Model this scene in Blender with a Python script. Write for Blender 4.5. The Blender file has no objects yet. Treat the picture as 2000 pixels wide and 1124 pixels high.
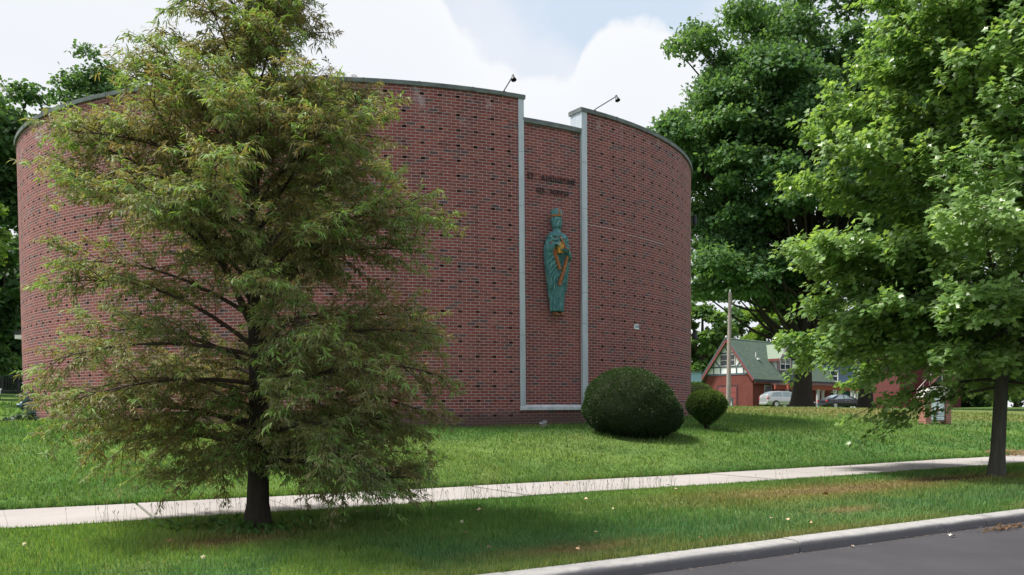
import bpy, math, random
import numpy as np
from mathutils import Matrix, Vector
R_ = math.radians
rng = np.random.default_rng(7)
random.seed(7)
SC = bpy.context.scene
COL = SC.collection

# ---------------------------------------------------------------- camera
FPX, CV, ROLL, PIT, EYE = 1619.1, 860.05, -0.007802, -0.033681, 1.3
cd = bpy.data.cameras.new("camera"); cam = bpy.data.objects.new("camera", cd); COL.objects.link(cam)
cd.sensor_width = 36.0; cd.lens = FPX / 2000 * 36; cd.shift_y = (CV - 562) / 2000
cd.clip_start = 0.05; cd.clip_end = 3000
cam.matrix_world = Matrix.Translation((0, 0, EYE)) @ Matrix.Rotation(math.pi / 2 + PIT, 4, 'X') @ Matrix.Rotation(ROLL, 4, 'Z')
SC.camera = cam

def ray(u, v):
    x = (u - 1000) / FPX; y = -(v - CV) / FPX
    c, s = math.cos(ROLL), math.sin(ROLL)
    xr = c * x - s * y; yr = s * x + c * y
    cp, sp = math.cos(PIT), math.sin(PIT)
    Yd = cp - sp * yr; Zd = sp + cp * yr
    return xr / Yd, Zd / Yd
def at(u, v, Y):
    tx, tz = ray(u, v)
    return np.array([tx * Y, Y, EYE + tz * Y])

# ---------------------------------------------------------------- light and sky
SUN_AZ, SUN_EL = R_(-86), R_(62)          # azimuth measured from +Y towards +X
sd = Vector((math.sin(SUN_AZ) * math.cos(SUN_EL), math.cos(SUN_AZ) * math.cos(SUN_EL), math.sin(SUN_EL)))
sl = bpy.data.lights.new("sun", 'SUN'); sl.energy = 4.9; sl.angle = R_(10); sl.color = (1.0, 0.95, 0.86)
so = bpy.data.objects.new("sun", sl); COL.objects.link(so)
so.rotation_euler = sd.to_track_quat('Z', 'Y').to_euler()
SC.view_settings.view_transform = 'Standard'; SC.view_settings.look = 'None'
SC.view_settings.exposure = 0.62; SC.view_settings.gamma = 1.0
SC.cycles.max_bounces = 8; SC.cycles.transparent_max_bounces = 8

W = bpy.data.worlds.new("World"); SC.world = W; W.use_nodes = True
def world():
    nt = W.node_tree; N = nt.nodes; L = nt.links; N.clear()
    out = N.new('ShaderNodeOutputWorld'); bg = N.new('ShaderNodeBackground'); bg.inputs[1].default_value = 0.1
    sky = N.new('ShaderNodeTexSky'); sky.sky_type = 'NISHITA'; sky.sun_disc = False
    sky.sun_elevation = SUN_EL; sky.sun_rotation = SUN_AZ; sky.air_density = 1.0; sky.dust_density = 2.5; sky.ozone_density = 1.5
    tc = N.new('ShaderNodeTexCoord')
    def math_(op, a, b=None, c=None):
        m = N.new('ShaderNodeMath'); m.operation = op
        for i, x in enumerate((a, b, c)):
            if x is None: continue
            if isinstance(x, (int, float)): m.inputs[i].default_value = x
            else: L.new(x, m.inputs[i])
        return m.outputs[0]
    def noise(vec, sc, det, rough=0.55):
        n = N.new('ShaderNodeTexNoise'); n.inputs['Scale'].default_value = sc; n.inputs['Detail'].default_value = det
        n.inputs['Roughness'].default_value = rough; L.new(vec, n.inputs['Vector']); return n.outputs['Fac']
    def ramp(f, pts):
        r = N.new('ShaderNodeValToRGB'); e = r.color_ramp.elements
        e[0].position, e[0].color = pts[0][0], (*pts[0][1], 1); e[1].position, e[1].color = pts[-1][0], (*pts[-1][1], 1)
        for p, c in pts[1:-1]:
            k = e.new(p); k.color = (*c, 1)
        L.new(f, r.inputs[0]); return r.outputs[0]
    def mix(f, a, b):
        m = N.new('ShaderNodeMix'); m.data_type = 'RGBA'
        if isinstance(f, (int, float)): m.inputs[0].default_value = f
        else: L.new(f, m.inputs[0])
        for s, x in ((6, a), (7, b)):
            if isinstance(x, tuple): m.inputs[s].default_value = (*x, 1)
            else: L.new(x, m.inputs[s])
        return m.outputs[2]
    d = tc.outputs['Generated']
    sep = N.new('ShaderNodeSeparateXYZ'); L.new(d, sep.inputs[0])
    az = math_('ARCTAN2', sep.outputs[0], sep.outputs[1]); el = math_('ARCSINE', sep.outputs[2])
    comb = N.new('ShaderNodeCombineXYZ'); L.new(az, comb.inputs[0]); L.new(el, comb.inputs[1])
    P = comb.outputs[0]
    n1 = noise(d, 2.6, 4); n2 = noise(P, 16, 7, .52); n3 = noise(d, 7.0, 5)
    # high thin overcast with bluer openings
    veil = ramp(math_('ADD', math_('MULTIPLY', n1, .75), math_('MULTIPLY', n3, .25)), [(.30, (.50,) * 3), (.46, (.84,) * 3), (.60, (.97,) * 3)])
    vsep = N.new('ShaderNodeSeparateColor'); L.new(veil, vsep.inputs[0])
    base = mix(vsep.outputs[0], sky.outputs[0], (5.75, 6.0, 6.45))
    # grey-blue gap above the cumulus
    ga = math_('DIVIDE', math_('SUBTRACT', az, .13), .19); ge = math_('DIVIDE', math_('SUBTRACT', el, .445), .07)
    gd = math_('SQRT', math_('ADD', math_('POWER', math_('ABSOLUTE', ga), 2.0), math_('POWER', math_('ABSOLUTE', ge), 2.0)))
    gap = ramp(math_('ADD', gd, math_('MULTIPLY', math_('SUBTRACT', n3, .5), 1.6)), [(.45, (.85,) * 3), (1.0, (0,) * 3)])
    gs = N.new('ShaderNodeSeparateColor'); L.new(gap, gs.inputs[0])
    base = mix(gs.outputs[0], base, (4.1, 4.9, 5.9))
    # cumulus bank: top outline as a curve over azimuth
    fc = N.new('ShaderNodeFloatCurve'); cv = fc.mapping.curves[0]
    pts = [(0, .75), (.44, .72), (.472, .61), (.495, .56), (.515, .545), (.535, .545), (.545, .60), (.575, .62), (.592, .605), (.606, .59), (.612, .54), (.622, .47), (.70, .40), (1, .40)]
    cv.points[0].location = pts[0]; cv.points[1].location = pts[-1]
    for p in pts[1:-1]: cv.points.new(*p)
    fc.mapping.update()
    L.new(math_('ADD', math_('MULTIPLY', az, .5), .5), fc.inputs['Value'])
    top = math_('MULTIPLY', fc.outputs[0], .70)
    dd = math_('ADD', math_('SUBTRACT', top, el), math_('MULTIPLY', math_('SUBTRACT', n2, .5), .06))
    cm = ramp(dd, [(0.0, (0,) * 3), (.010, (1,) * 3)])
    cs = N.new('ShaderNodeSeparateColor'); L.new(cm, cs.inputs[0])
    core = ramp(dd, [(0.0, (6.25, 6.35, 6.5)), (.05, (6.0, 6.15, 6.4)), (.2, (5.8, 6.0, 6.35)), (.5, (6.6, 6.65, 6.75))])
    fin = mix(cs.outputs[0], base, core)
    L.new(fin, bg.inputs[0]); L.new(bg.outputs[0], out.inputs[0])
world()

# ---------------------------------------------------------------- helpers
def tag(o, label=None, cat=None, group=None, kind=None):
    if label: o['label'] = label
    if cat: o['category'] = cat
    if group: o['group'] = group
    if kind: o['kind'] = kind
    return o
def empty(name, loc, label, cat, group=None, rz=0.0):
    o = bpy.data.objects.new(name, None); COL.objects.link(o); o.empty_display_size = .2
    o.location = [float(x) for x in loc]; o.rotation_euler = (0, 0, rz)
    return tag(o, label, cat, group)
def raw_mesh(name, V, F, nper=None):
    """V (n,3); F (m,k) int array or list of lists"""
    me = bpy.data.meshes.new(name); V = np.ascontiguousarray(V, dtype=np.float32)
    if isinstance(F, np.ndarray):
        tot = np.full(len(F), F.shape[1], dtype=np.int32); flat = F.ravel().astype(np.int32)
    else:
        tot = np.array([len(f) for f in F], dtype=np.int32); flat = np.array([i for f in F for i in f], dtype=np.int32)
    me.vertices.add(len(V)); me.vertices.foreach_set('co', V.ravel())
    me.loops.add(len(flat)); me.loops.foreach_set('vertex_index', flat)
    me.polygons.add(len(tot)); st = np.zeros(len(tot), dtype=np.int32); st[1:] = np.cumsum(tot)[:-1]
    me.polygons.foreach_set('loop_start', st); me.polygons.foreach_set('loop_total', tot)
    me.update(calc_edges=True)
    return me
def link(name, me, mat, parent=None, smooth=False, col=None, uv=None, loc=None):
    o = bpy.data.objects.new(name, me); COL.objects.link(o)
    if mat is not None:
        for m in (mat if isinstance(mat, (list, tuple)) else [mat]): me.materials.append(m)
    me.polygons.foreach_set('use_smooth', np.full(len(me.polygons), bool(smooth)))
    if col is not None:
        a = me.color_attributes.new('tint', 'FLOAT_COLOR', 'POINT')
        c4 = np.ones((len(me.vertices), 4), dtype=np.float32); c4[:, :3] = col; a.data.foreach_set('color', c4.ravel())
    if uv is not None:
        l = me.uv_layers.new(name='UVMap'); li = np.empty(len(me.loops), dtype=np.int32); me.loops.foreach_get('vertex_index', li)
        l.data.foreach_set('uv', np.ascontiguousarray(np.asarray(uv, dtype=np.float32)[li]).ravel())
    if parent is not None: o.parent = parent
    if loc is not None: o.location = loc
    return o

class MB:
    def __init__(s): s.v = []; s.f = []; s.n = 0; s.mi = []; s.cur = 0
    def add(s, V, F):
        V = np.asarray(V, dtype=float); s.v.append(V)
        for f in F: s.f.append([i + s.n for i in f]); s.mi.append(s.cur)
        s.n += len(V); return s
    def box(s, lo, hi, M=None, ch=0.0):
        x0, y0, z0 = lo; x1, y1, z1 = hi
        if ch <= 0:
            V = np.array([(x0,y0,z0),(x1,y0,z0),(x1,y1,z0),(x0,y1,z0),(x0,y0,z1),(x1,y0,z1),(x1,y1,z1),(x0,y1,z1)], float)
            F = [(0,3,2,1),(4,5,6,7),(0,1,5,4),(1,2,6,5),(2,3,7,6),(3,0,4,7)]
        else:
            c = min(ch, (x1-x0)/2.2, (y1-y0)/2.2, (z1-z0)/2.2); V = []; 
            for zz, ins in ((z0, c), (z0 + c, 0), (z1 - c, 0), (z1, c)):
                a, b, d, e = x0 + ins, x1 - ins, y0 + ins, y1 - ins; k = c * .7 if ins == 0 else 0
                V += [(a+k,d,zz),(b-k,d,zz),(b,d+k,zz),(b,e-k,zz),(b-k,e,zz),(a+k,e,zz),(a,e-k,zz),(a,d+k,zz)] if k else [(a+c*.7,d,zz),(b-c*.7,d,zz),(b,d+c*.7,zz),(b,e-c*.7,zz),(b-c*.7,e,zz),(a+c*.7,e,zz),(a,e-c*.7,zz),(a,d+c*.7,zz)]
            V = np.array(V, float); F = [tuple(range(7, -1, -1)), tuple(range(24, 32))]
            for r in range(3):
                for j in range(8):
                    k = (j + 1) % 8; F.append((r*8+j, r*8+k, r*8+8+k, r*8+8+j))
        if M is not None: V = xf(V, M)
        return s.add(V, F)
    def prism(s, poly, h0, h1, M=None):
        """poly (k,2) ccw in xy, extruded z h0..h1"""
        p = np.asarray(poly, float); k = len(p)
        V = np.vstack([np.c_[p, np.full(k, h0)], np.c_[p, np.full(k, h1)]])
        F = [tuple(range(k - 1, -1, -1)), tuple(range(k, 2 * k))] + [(i, (i+1) % k, k + (i+1) % k, k + i) for i in range(k)]
        if M is not None: V = xf(V, M)
        return s.add(V, F)
    def tube(s, P, rad, seg=8, cap=True):
        V, F = tube_arr(np.asarray(P, float), rad, seg, cap); return s.add(V, F)
    def lathe(s, prof, seg=16, M=None, sx=1, sy=1):
        """prof [(r,z)...] around z"""
        a = np.linspace(0, 2*np.pi, seg, endpoint=False); V = []
        for r, z in prof:
            V.append(np.c_[r*np.cos(a)*sx, r*np.sin(a)*sy, np.full(seg, z)])
        V = np.vstack(V); F = []
        for i in range(len(prof) - 1):
            for j in range(seg):
                k = (j+1) % seg; F.append((i*seg+j, i*seg+k, (i+1)*seg+k, (i+1)*seg+j))
        F.append(tuple(range(seg-1, -1, -1))); F.append(tuple((len(prof)-1)*seg + j for j in range(seg)))
        if M is not None: V = xf(V, M)
        return s.add(V, F)
    def build(s, name, mat, parent=None, smooth=False, loc=None, label=None):
        me = raw_mesh(name, np.vstack(s.v), s.f)
        o = link(name, me, mat, parent, smooth, loc=loc)
        if isinstance(mat, (list, tuple)): me.polygons.foreach_set('material_index', np.array(s.mi, dtype=np.int32))
        if smooth:
            try: me.set_sharp_from_angle(angle=R_(38))
            except Exception: pass
        if label: o['label'] = label
        return o
def xf(V, M):
    M = np.array(M); return V @ M[:3, :3].T + M[:3, 3]
def frame(o, x, y, z):
    M = np.eye(4); M[:3, 0] = x; M[:3, 1] = y; M[:3, 2] = z; M[:3, 3] = o; return M
def norm(v): v = np.asarray(v, float); return v / (np.linalg.norm(v) + 1e-12)
def tube_arr(P, rad, seg=8, cap=True):
    n = len(P); rad = np.broadcast_to(np.asarray(rad, float), (n,))
    T = np.gradient(P, axis=0); T /= np.linalg.norm(T, axis=1)[:, None] + 1e-12
    up = np.array([0, 0, 1.]) if abs(T[0, 2]) < .9 else np.array([1., 0, 0])
    a = np.linspace(0, 2*np.pi, seg, endpoint=False); V = []
    u = norm(np.cross(up, T[0]))
    for i in range(n):
        u = norm(u - T[i] * np.dot(u, T[i])); w = np.cross(T[i], u)
        V.append(P[i] + rad[i] * (np.cos(a)[:, None] * u + np.sin(a)[:, None] * w))
    V = np.vstack(V); F = []
    for i in range(n - 1):
        for j in range(seg):
            k = (j+1) % seg; F.append((i*seg+j, i*seg+k, (i+1)*seg+k, (i+1)*seg+j))
    if cap: F.append(tuple(range(seg-1, -1, -1))); F.append(tuple((n-1)*seg + j for j in range(seg)))
    return V, F

# ---------------------------------------------------------------- materials
def newmat(name):
    m = bpy.data.materials.new(name); m.use_nodes = True; nt = m.node_tree
    b = nt.nodes['Principled BSDF']; return m, nt, b
def nd(nt, t, **kw):
    n = nt.nodes.new(t)
    for k, v in kw.items():
        if k in n.inputs: n.inputs[k].default_value = v
        else: setattr(n, k, v)
    return n
def rampn(nt, fac, pts, interp='LINEAR'):
    r = nt.nodes.new('ShaderNodeValToRGB'); e = r.color_ramp.elements; r.color_ramp.interpolation = interp
    e[0].position, e[0].color = pts[0][0], (*pts[0][1], 1); e[1].position, e[1].color = pts[-1][0], (*pts[-1][1], 1)
    for p, c in pts[1:-1]:
        k = e.new(p); k.color = (*c, 1)
    nt.links.new(fac, r.inputs[0]); return r.outputs[0]
def mixn(nt, f, a, b, mode='MIX'):
    m = nt.nodes.new('ShaderNodeMix'); m.data_type = 'RGBA'; m.blend_type = mode
    if isinstance(f, (int, float)): m.inputs[0].default_value = f
    else: nt.links.new(f, m.inputs[0])
    for s, x in ((6, a), (7, b)):
        if isinstance(x, tuple): m.inputs[s].default_value = (*x[:3], 1)
        else: nt.links.new(x, m.inputs[s])
    return m.outputs[2]
def mathn(nt, op, a, b=None, c=None):
    m = nt.nodes.new('ShaderNodeMath'); m.operation = op
    for i, x in enumerate((a, b, c)):
        if x is None: continue
        if isinstance(x, (int, float)): m.inputs[i].default_value = x
        else: nt.links.new(x, m.inputs[i])
    return m.outputs[0]
def noisen(nt, vec, scale, detail=4, rough=.55, stretch=None):
    if stretch:
        mp = nt.nodes.new('ShaderNodeMapping'); mp.inputs['Scale'].default_value = stretch; nt.links.new(vec, mp.inputs[0]); vec = mp.outputs[0]
    n = nd(nt, 'ShaderNodeTexNoise'); n.inputs['Scale'].default_value = scale; n.inputs['Detail'].default_value = detail
    n.inputs['Roughness'].default_value = rough; nt.links.new(vec, n.inputs['Vector']); return n.outputs['Fac']
def bumpn(nt, b, h, strength=.3, dist=.01):
    bp = nt.nodes.new('ShaderNodeBump'); bp.inputs['Strength'].default_value = strength; bp.inputs['Distance'].default_value = dist
    nt.links.new(h, bp.inputs['Height']); nt.links.new(bp.outputs[0], b.inputs['Normal'])
def pm(name, c, rough=.6, var=.25, scale=6., metal=0., bump=0., spec=.4, stretch=None, c2=None):
    """plain weathered material: base colour broken up by object-space noise"""
    m, nt, b = newmat(name); tc = nt.nodes.new('ShaderNodeTexCoord')
    f = noisen(nt, tc.outputs['Object'], scale, 6, .6, stretch)
    lo = tuple(x * (1 - var) for x in c); hi = tuple(min(1, x * (1 + var)) for x in (c2 or c))
    col = rampn(nt, f, [(.3, lo), (.7, hi)])
    nt.links.new(col, b.inputs['Base Color']); b.inputs['Roughness'].default_value = rough; b.inputs['Metallic'].default_value = metal
    b.inputs['Specular IOR Level'].default_value = spec
    if bump: bumpn(nt, b, f, bump, .02)
    return m
def leafmat(name, trans=.45, rough=.5, gain=1.0, spec=.35):
    m, nt, b = newmat(name)
    at_ = nd(nt, 'ShaderNodeVertexColor'); at_.layer_name = 'tint'
    col = at_.outputs[0]
    nt.links.new(col, b.inputs['Base Color']); b.inputs['Roughness'].default_value = rough; b.inputs['Specular IOR Level'].default_value = spec
    tr = nt.nodes.new('ShaderNodeBsdfTranslucent')
    c2 = mixn(nt, 1.0, col, (1.25 * gain, 1.15 * gain, .55 * gain), 'MULTIPLY'); nt.links.new(c2, tr.inputs[0])
    mx = nt.nodes.new('ShaderNodeMixShader'); mx.inputs[0].default_value = trans
    nt.links.new(b.outputs[0], mx.inputs[1]); nt.links.new(tr.outputs[0], mx.inputs[2])
    nt.links.new(mx.outputs[0], nt.nodes['Material Output'].inputs[0])
    return m
def barkmat(name, c, sc=8):
    m, nt, b = newmat(name); tc = nt.nodes.new('ShaderNodeTexCoord')
    f = noisen(nt, tc.outputs['Object'], sc, 8, .65, (6, 6, .7)); g = noisen(nt, tc.outputs['Object'], 1.2, 3)
    col = rampn(nt, f, [(.3, tuple(x*.45 for x in c)), (.62, c), (.8, tuple(x*1.5 for x in c))])
    col = mixn(nt, mathn(nt, 'MULTIPLY', g, .35), col, (c[0]*.7, c[1]*1.0, c[2]*.7))
    nt.links.new(col, b.inputs['Base Color']); b.inputs['Roughness'].default_value = .9; b.inputs['Specular IOR Level'].default_value = .2
    bumpn(nt, b, f, .9, .03); return m

def brickmat(name, tones, mortar, stain=True, bw=.204, rh=.0677, msz=.0085):
    m, nt, b = newmat(name); uvn = nt.nodes.new('ShaderNodeUVMap'); uvn.uv_map = 'UVMap'; V = uvn.outputs[0]
    br = nd(nt, 'ShaderNodeTexBrick'); br.offset = .5; br.offset_frequency = 2; br.squash = 1.0
    br.inputs['Color1'].default_value = (0, 0, 0, 1); br.inputs['Color2'].default_value = (1, 1, 1, 1); br.inputs['Mortar'].default_value = (.5, .5, .5, 1)
    br.inputs['Scale'].default_value = 1; br.inputs['Mortar Size'].default_value = msz; br.inputs['Mortar Smooth'].default_value = .25
    br.inputs['Bias'].default_value = 0; br.inputs['Brick Width'].default_value = bw; br.inputs['Row Height'].default_value = rh
    nt.links.new(V, br.inputs['Vector'])
    # neighbouring bricks of the dark kind come in small runs: shift the per-brick value by a slow noise
    sl_ = noisen(nt, V, 1.1, 2, .5, (1, 2.2, 1))
    val = mathn(nt, 'ADD', br.outputs['Color'], mathn(nt, 'MULTIPLY', mathn(nt, 'SUBTRACT', sl_, .5), .16))
    col = rampn(nt, val, tones)
    g = noisen(nt, V, 90, 3, .7); col = mixn(nt, mathn(nt, 'MULTIPLY', g, .30), col, (.11, .06, .055))
    big = noisen(nt, V, .45, 4, .6); col = mixn(nt, mathn(nt, 'MULTIPLY', big, .20), col, (.27, .095, .085))
    vs_ = noisen(nt, V, 1.4, 6, .6, (1, .16, 1)); col = mixn(nt, 1.0, col, rampn(nt, vs_, [(.3, (.80, .78, .80)), (.5, (1, 1, 1)), (.72, (1.22, 1.2, 1.2))]), 'MULTIPLY')
    mg = noisen(nt, V, 5, 5, .65); mcol = rampn(nt, mg, [(.3, tuple(x*.68 for x in mortar)), (.7, mortar)])
    allc = mixn(nt, br.outputs['Fac'], col, mcol)
    if stain:
        sp = nt.nodes.new('ShaderNodeSeparateXYZ'); nt.links.new(V, sp.inputs[0]); z = sp.outputs[1]
        hi = rampn(nt, mathn(nt, 'SUBTRACT', z, 6.0), [(.45, (0,)*3), (1.0, (1,)*3)])
        n = noisen(nt, V, 2.0, 7, .72, (1, .55, 1)); e = rampn(nt, n, [(.54, (0,)*3), (.72, (.6,)*3)])
        f = mixn(nt, 1.0, hi, e, 'MULTIPLY'); fs = nt.nodes.new('ShaderNodeSeparateColor'); nt.links.new(f, fs.inputs[0])
        allc = mixn(nt, fs.outputs[0], allc, (.52, .46, .48))
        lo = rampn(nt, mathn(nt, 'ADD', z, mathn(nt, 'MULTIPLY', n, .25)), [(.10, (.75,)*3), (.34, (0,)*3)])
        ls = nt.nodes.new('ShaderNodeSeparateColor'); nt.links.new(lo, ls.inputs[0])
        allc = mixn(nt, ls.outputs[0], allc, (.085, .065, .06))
    nt.links.new(allc, b.inputs['Base Color']); b.inputs['Roughness'].default_value = .85; b.inputs['Specular IOR Level'].default_value = .2
    hgt = mathn(nt, 'ADD', mathn(nt, 'MULTIPLY', br.outputs['Fac'], -1.0), mathn(nt, 'MULTIPLY', g, .35))
    bumpn(nt, b, hgt, .6, .008)
    return m
TONES = [(.0, (.055, .052, .064)), (.05, (.090, .066, .074)), (.10, (.135, .050, .050)), (.34, (.190, .047, .045)), (.5, (.236, .060, .054)),
         (.66, (.20, .051, .050)), (.8, (.272, .074, .063)), (.92, (.18, .066, .066)), (1., (.30, .09, .069))]
M = {}
M['brick'] = brickmat('drum brick', TONES, (.43, .345, .34), msz=.0075)
M['brick2'] = brickmat('niche brick', TONES, (.43, .345, .34), stain=False, msz=.0075)
M['house_brick'] = brickmat('painted house brick', [(0, (.155, .042, .035)), (.5, (.185, .050, .041)), (1, (.21, .060, .05))], (.17, .05, .043), stain=False, bw=.21, rh=.07, msz=.008)
M['pier_brick'] = brickmat('pier brick', [(0, (.26, .08, .05)), (.5, (.36, .12, .075)), (1, (.42, .16, .10))], (.5, .42, .38), stain=False)
M['hole'] = pm('hole lining', (.13, .052, .046), .95, .3)
M['coping'] = pm('coping', (.125, .148, .15), .7, .38, 3.5, bump=.15, stretch=(1, 1, 3))
M['strip'] = pm('metal strip', (.43, .49, .55), .45, .14, 2.2, metal=.1, stretch=(3, 3, .5))
M['sill'] = pm('sill', (.48, .52, .56), .5, .25, 5.0)
M['concrete'] = pm('concrete', (.42, .41, .40), .85, .2, 5, bump=.1)
M['dark_metal'] = pm('dark metal', (.028, .032, .04), .5, .3, 9, metal=.3)
M['letter'] = pm('letter bronze', (.022, .02, .024), .55, .3, 14, metal=.3)
M['roofing'] = pm('flat roof', (.2, .2, .2), .9)
M['white'] = pm('white paint', (.78, .79, .80), .5, .08, 3)
M['bark'] = barkmat('bark', (.085, .068, .055)); M['bark_dark'] = barkmat('dark bark', (.048, .038, .032)); M['bark_grey'] = barkmat('grey bark', (.115, .105, .095), 3)
M['twig'] = pm('twig', (.055, .038, .028), .85, .3, 20)
M['leaf_cyp'] = leafmat('cypress leaf', .40, .55, 1.05, .25)
M['leaf_maple'] = leafmat('maple leaf', .48, .36, 1.15, .6)
M['leaf_far'] = leafmat('far leaf', .48, .5, 1.15, .3)
M['grass'] = leafmat('grass blade', .42, .5, 1.1, .25)
M['yew'] = leafmat('yew leaf', .2, .5, 1.0, .3)
# ---------------------------------------------------------------- terrain
CA, SA = math.cos(R_(30)), math.sin(R_(30))
def sn(X, Y): return CA * X + SA * Y, -SA * X + CA * Y
def xy(s, n): return CA * s - SA * n, SA * s + CA * n
FAR_S = [-60, -.4, 2, 6, 10.5, 14, 20, 80]; FAR_N = [11.4, 11.4, 11.22, 11.02, 10.86, 10.88, 10.97, 11.1]
NEAR_S = [-60, -.3, 2, 5.5, 9, 12, 17.7, 80]; NEAR_N = [9.52, 9.52, 9.4, 9.33, 9.22, 9.19, 9.34, 9.5]
def far_n(s): return np.interp(s, FAR_S, FAR_N)
def near_n(s): return np.interp(s, NEAR_S, NEAR_N)
def kerb_n(s): return np.interp(s, [-60, 4, 6.3, 10, 80], [5.16, 5.16, 5.2, 5.27, 5.5])
CPT = []
for s_ in (-60, -30, -15, -8, -4, 0, 4, 8, 12, 16, 20, 26, 34, 45, 60, 90):
    X_, Y_ = xy(s_, float(far_n(s_))); CPT.append((X_, Y_, .2))
for u_, v_, Y_ in ((112, 822.5, 20.3), (60, 825, 21.8), (900, 832.5, 19.0), (1000, 832, 19.4), (1145, 829, 20.2), (1345, 814, 24.2), (500, 829, 18.4),
                   (1240, 851, 17.4), (1380, 838, 19.5), (1420, 795, 46), (1600, 796.5, 46), (1800, 801, 46), (2000, 805, 46), (1820, 829, 30), (0, 799, 30), (0, 770, 50), (1600, 799, 70)):
    CPT.append(tuple(at(u_, v_, Y_)))
CPT += [(-4, 45, 1.5), (-70, 90, 3.0), (0, 130, 1.5), (60, 120, 1.4), (120, 90, 1.2), (140, 160, 1.4), (-40, 160, 2.0), (30, 85, 1.42), (45, 80, 1.42), (-60, 20, 1.6)]
CPT = np.array(CPT)
def _tps(r2): return np.where(r2 > 1e-9, r2 * np.log(r2 + 1e-12), 0.0)
_n = len(CPT); _A = np.zeros((_n + 3, _n + 3)); _d = ((CPT[:, None, :2] - CPT[None, :, :2]) ** 2).sum(-1)
_A[:_n, :_n] = _tps(_d) + np.eye(_n) * .8; _A[:_n, _n] = 1; _A[:_n, _n+1:_n+3] = CPT[:, :2]; _A[_n:, :_n] = _A[:_n, _n:].T
_w = np.linalg.solve(_A, np.r_[CPT[:, 2], 0, 0, 0])
def _rbf(X, Y):
    X = np.asarray(X, float); Y = np.asarray(Y, float); z = _w[_n] + _w[_n+1] * X + _w[_n+2] * Y
    for i in range(_n): z = z + _w[i] * _tps((X - CPT[i, 0]) ** 2 + (Y - CPT[i, 1]) ** 2)
    return z
def ground(X, Y):
    X = np.asarray(X, float); Y = np.asarray(Y, float); s, n = sn(X, Y); fa, ne, kn = far_n(s), near_n(s), kerb_n(s) + .2
    strip = .092 + (.19 - .092) * np.clip((n - kn) / (ne - kn), 0, 1) + .03 * np.sin(np.clip((n - kn) / (ne - kn), 0, 1) * np.pi)
    r = np.clip(_rbf(X, Y), .1, 3.4); dist = np.hypot(X, Y); k = np.clip((dist - 110) / 90, 0, 1); r = r * (1 - k) + 1.4 * k
    t = np.clip((n - fa) / .8, 0, 1); t = t * t * (3 - 2 * t); lawn = .195 * (1 - t) + r * t
    z = np.where(n < kn, -.04, np.where(n < ne, strip, np.where(n < fa, .17, lawn)))
    return z + .012 * np.sin(X * 2.1 + 1.3 * np.sin(Y * 1.7)) * (n > fa + .8)
def gz(X, Y): return float(ground(np.array([X]), np.array([Y]))[0])

# lawn colour: greener / drier patches where the turf itself differs
def vnoise(X, Y, sc, seed=0):
    X = np.asarray(X) * sc + seed * 17.13; Y = np.asarray(Y) * sc + seed * 9.71
    xi = np.floor(X); yi = np.floor(Y); fx = X - xi; fy = Y - yi; fx = fx*fx*(3-2*fx); fy = fy*fy*(3-2*fy)
    h = lambda a, b: np.modf(np.abs(np.sin(a * 127.1 + b * 311.7 + seed) * 43758.5453))[0]
    return (h(xi, yi) * (1-fx) + h(xi+1, yi) * fx) * (1-fy) + (h(xi, yi+1) * (1-fx) + h(xi+1, yi+1) * fx) * fy
CYP = at(503, 1046, 8.12); MAP = at(1946, 938, 13.7)
def dryness(X, Y):
    s, n = sn(X, Y)
    d = np.zeros_like(np.asarray(X, float))
    def spot(u, v, Y0, ru, rv, a):
        p = at(u, v, Y0); s0, n0 = sn(p[0], p[1]); return a * np.exp(-((s - s0) / ru) ** 2 - ((n - n0) / rv) ** 2)
    d = d + spot(1480, 985, 10.9, 2.2, .7, .62) + spot(1640, 965, 11.6, 1.6, .6, .55) + spot(1800, 955, 12.4, 1.6, .6, .5) + spot(1130, 1090, 7.1, .9, .22, .9)
    d = d + spot(1660, 1022, 9.6, .5, .16, 1.0) + spot(430, 1112, 7.2, .45, .25, 1.1) + spot(1840, 948, 13.2, 1.0, .28, .95) + spot(1950, 942, 13.6, .8, .35, .8)
    d = d + spot(1020, 843, 19.1, 1.2, .35, .35) + (spot(1600, 804, 40, 14, 5, .55) + spot(1800, 810, 38, 10, 5, .4)) * (.4 + .9 * vnoise(X, Y, .22, 9))
    d = d + .5 * np.clip(vnoise(X, Y, .5, 3) - .62, 0, 1) + .5 * np.clip(vnoise(X, Y, 1.7, 5) - .68, 0, 1)
    d = d + .6 * np.exp(-((n - kerb_n(s) - .3) / .14) ** 2) * vnoise(X, Y, 1.1, 8)
    cyp = np.exp(-(((X - CYP[0] - .1) / .75) ** 2 + ((Y - CYP[1] + .25) / .5) ** 2)) * .55
    return np.clip(d + cyp, 0, 1.3)
def turf(X, Y, r):
    """turf colour (n,3), r = per-blade random (n,)"""
    X = np.asarray(X, float); Y = np.asarray(Y, float); s, n = sn(X, Y)
    a = vnoise(X, Y, .35, 1) * .6 + vnoise(X, Y, 1.3, 2) * .4
    G1 = np.array([.084, .204, .056]); G2 = np.array([.150, .278, .070]); G3 = np.array([.080, .212, .095])
    t = np.clip((a - .3) / .4, 0, 1)[:, None]; c = G1 * (1 - t) + G2 * t
    blue = np.clip(1 - np.abs(n - kerb_n(s) - 1.0) / 1.0, 0, 1) * .75 * (vnoise(X, Y, .6, 6) > .2); c = c * (1 - blue[:, None]) + G3 * blue[:, None]
    d = np.clip(dryness(X, Y) + (r - .5) * .35, 0, 1)[:, None]
    c = c * (1 - d) + np.array([.26, .215, .10]) * d
    bare = np.clip(dryness(X, Y) - .85, 0, .4)[:, None] * 2.2
    c = c * (1 - bare) + np.array([.13, .085, .06]) * bare
    return c * (.72 + .56 * r[:, None])

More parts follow.
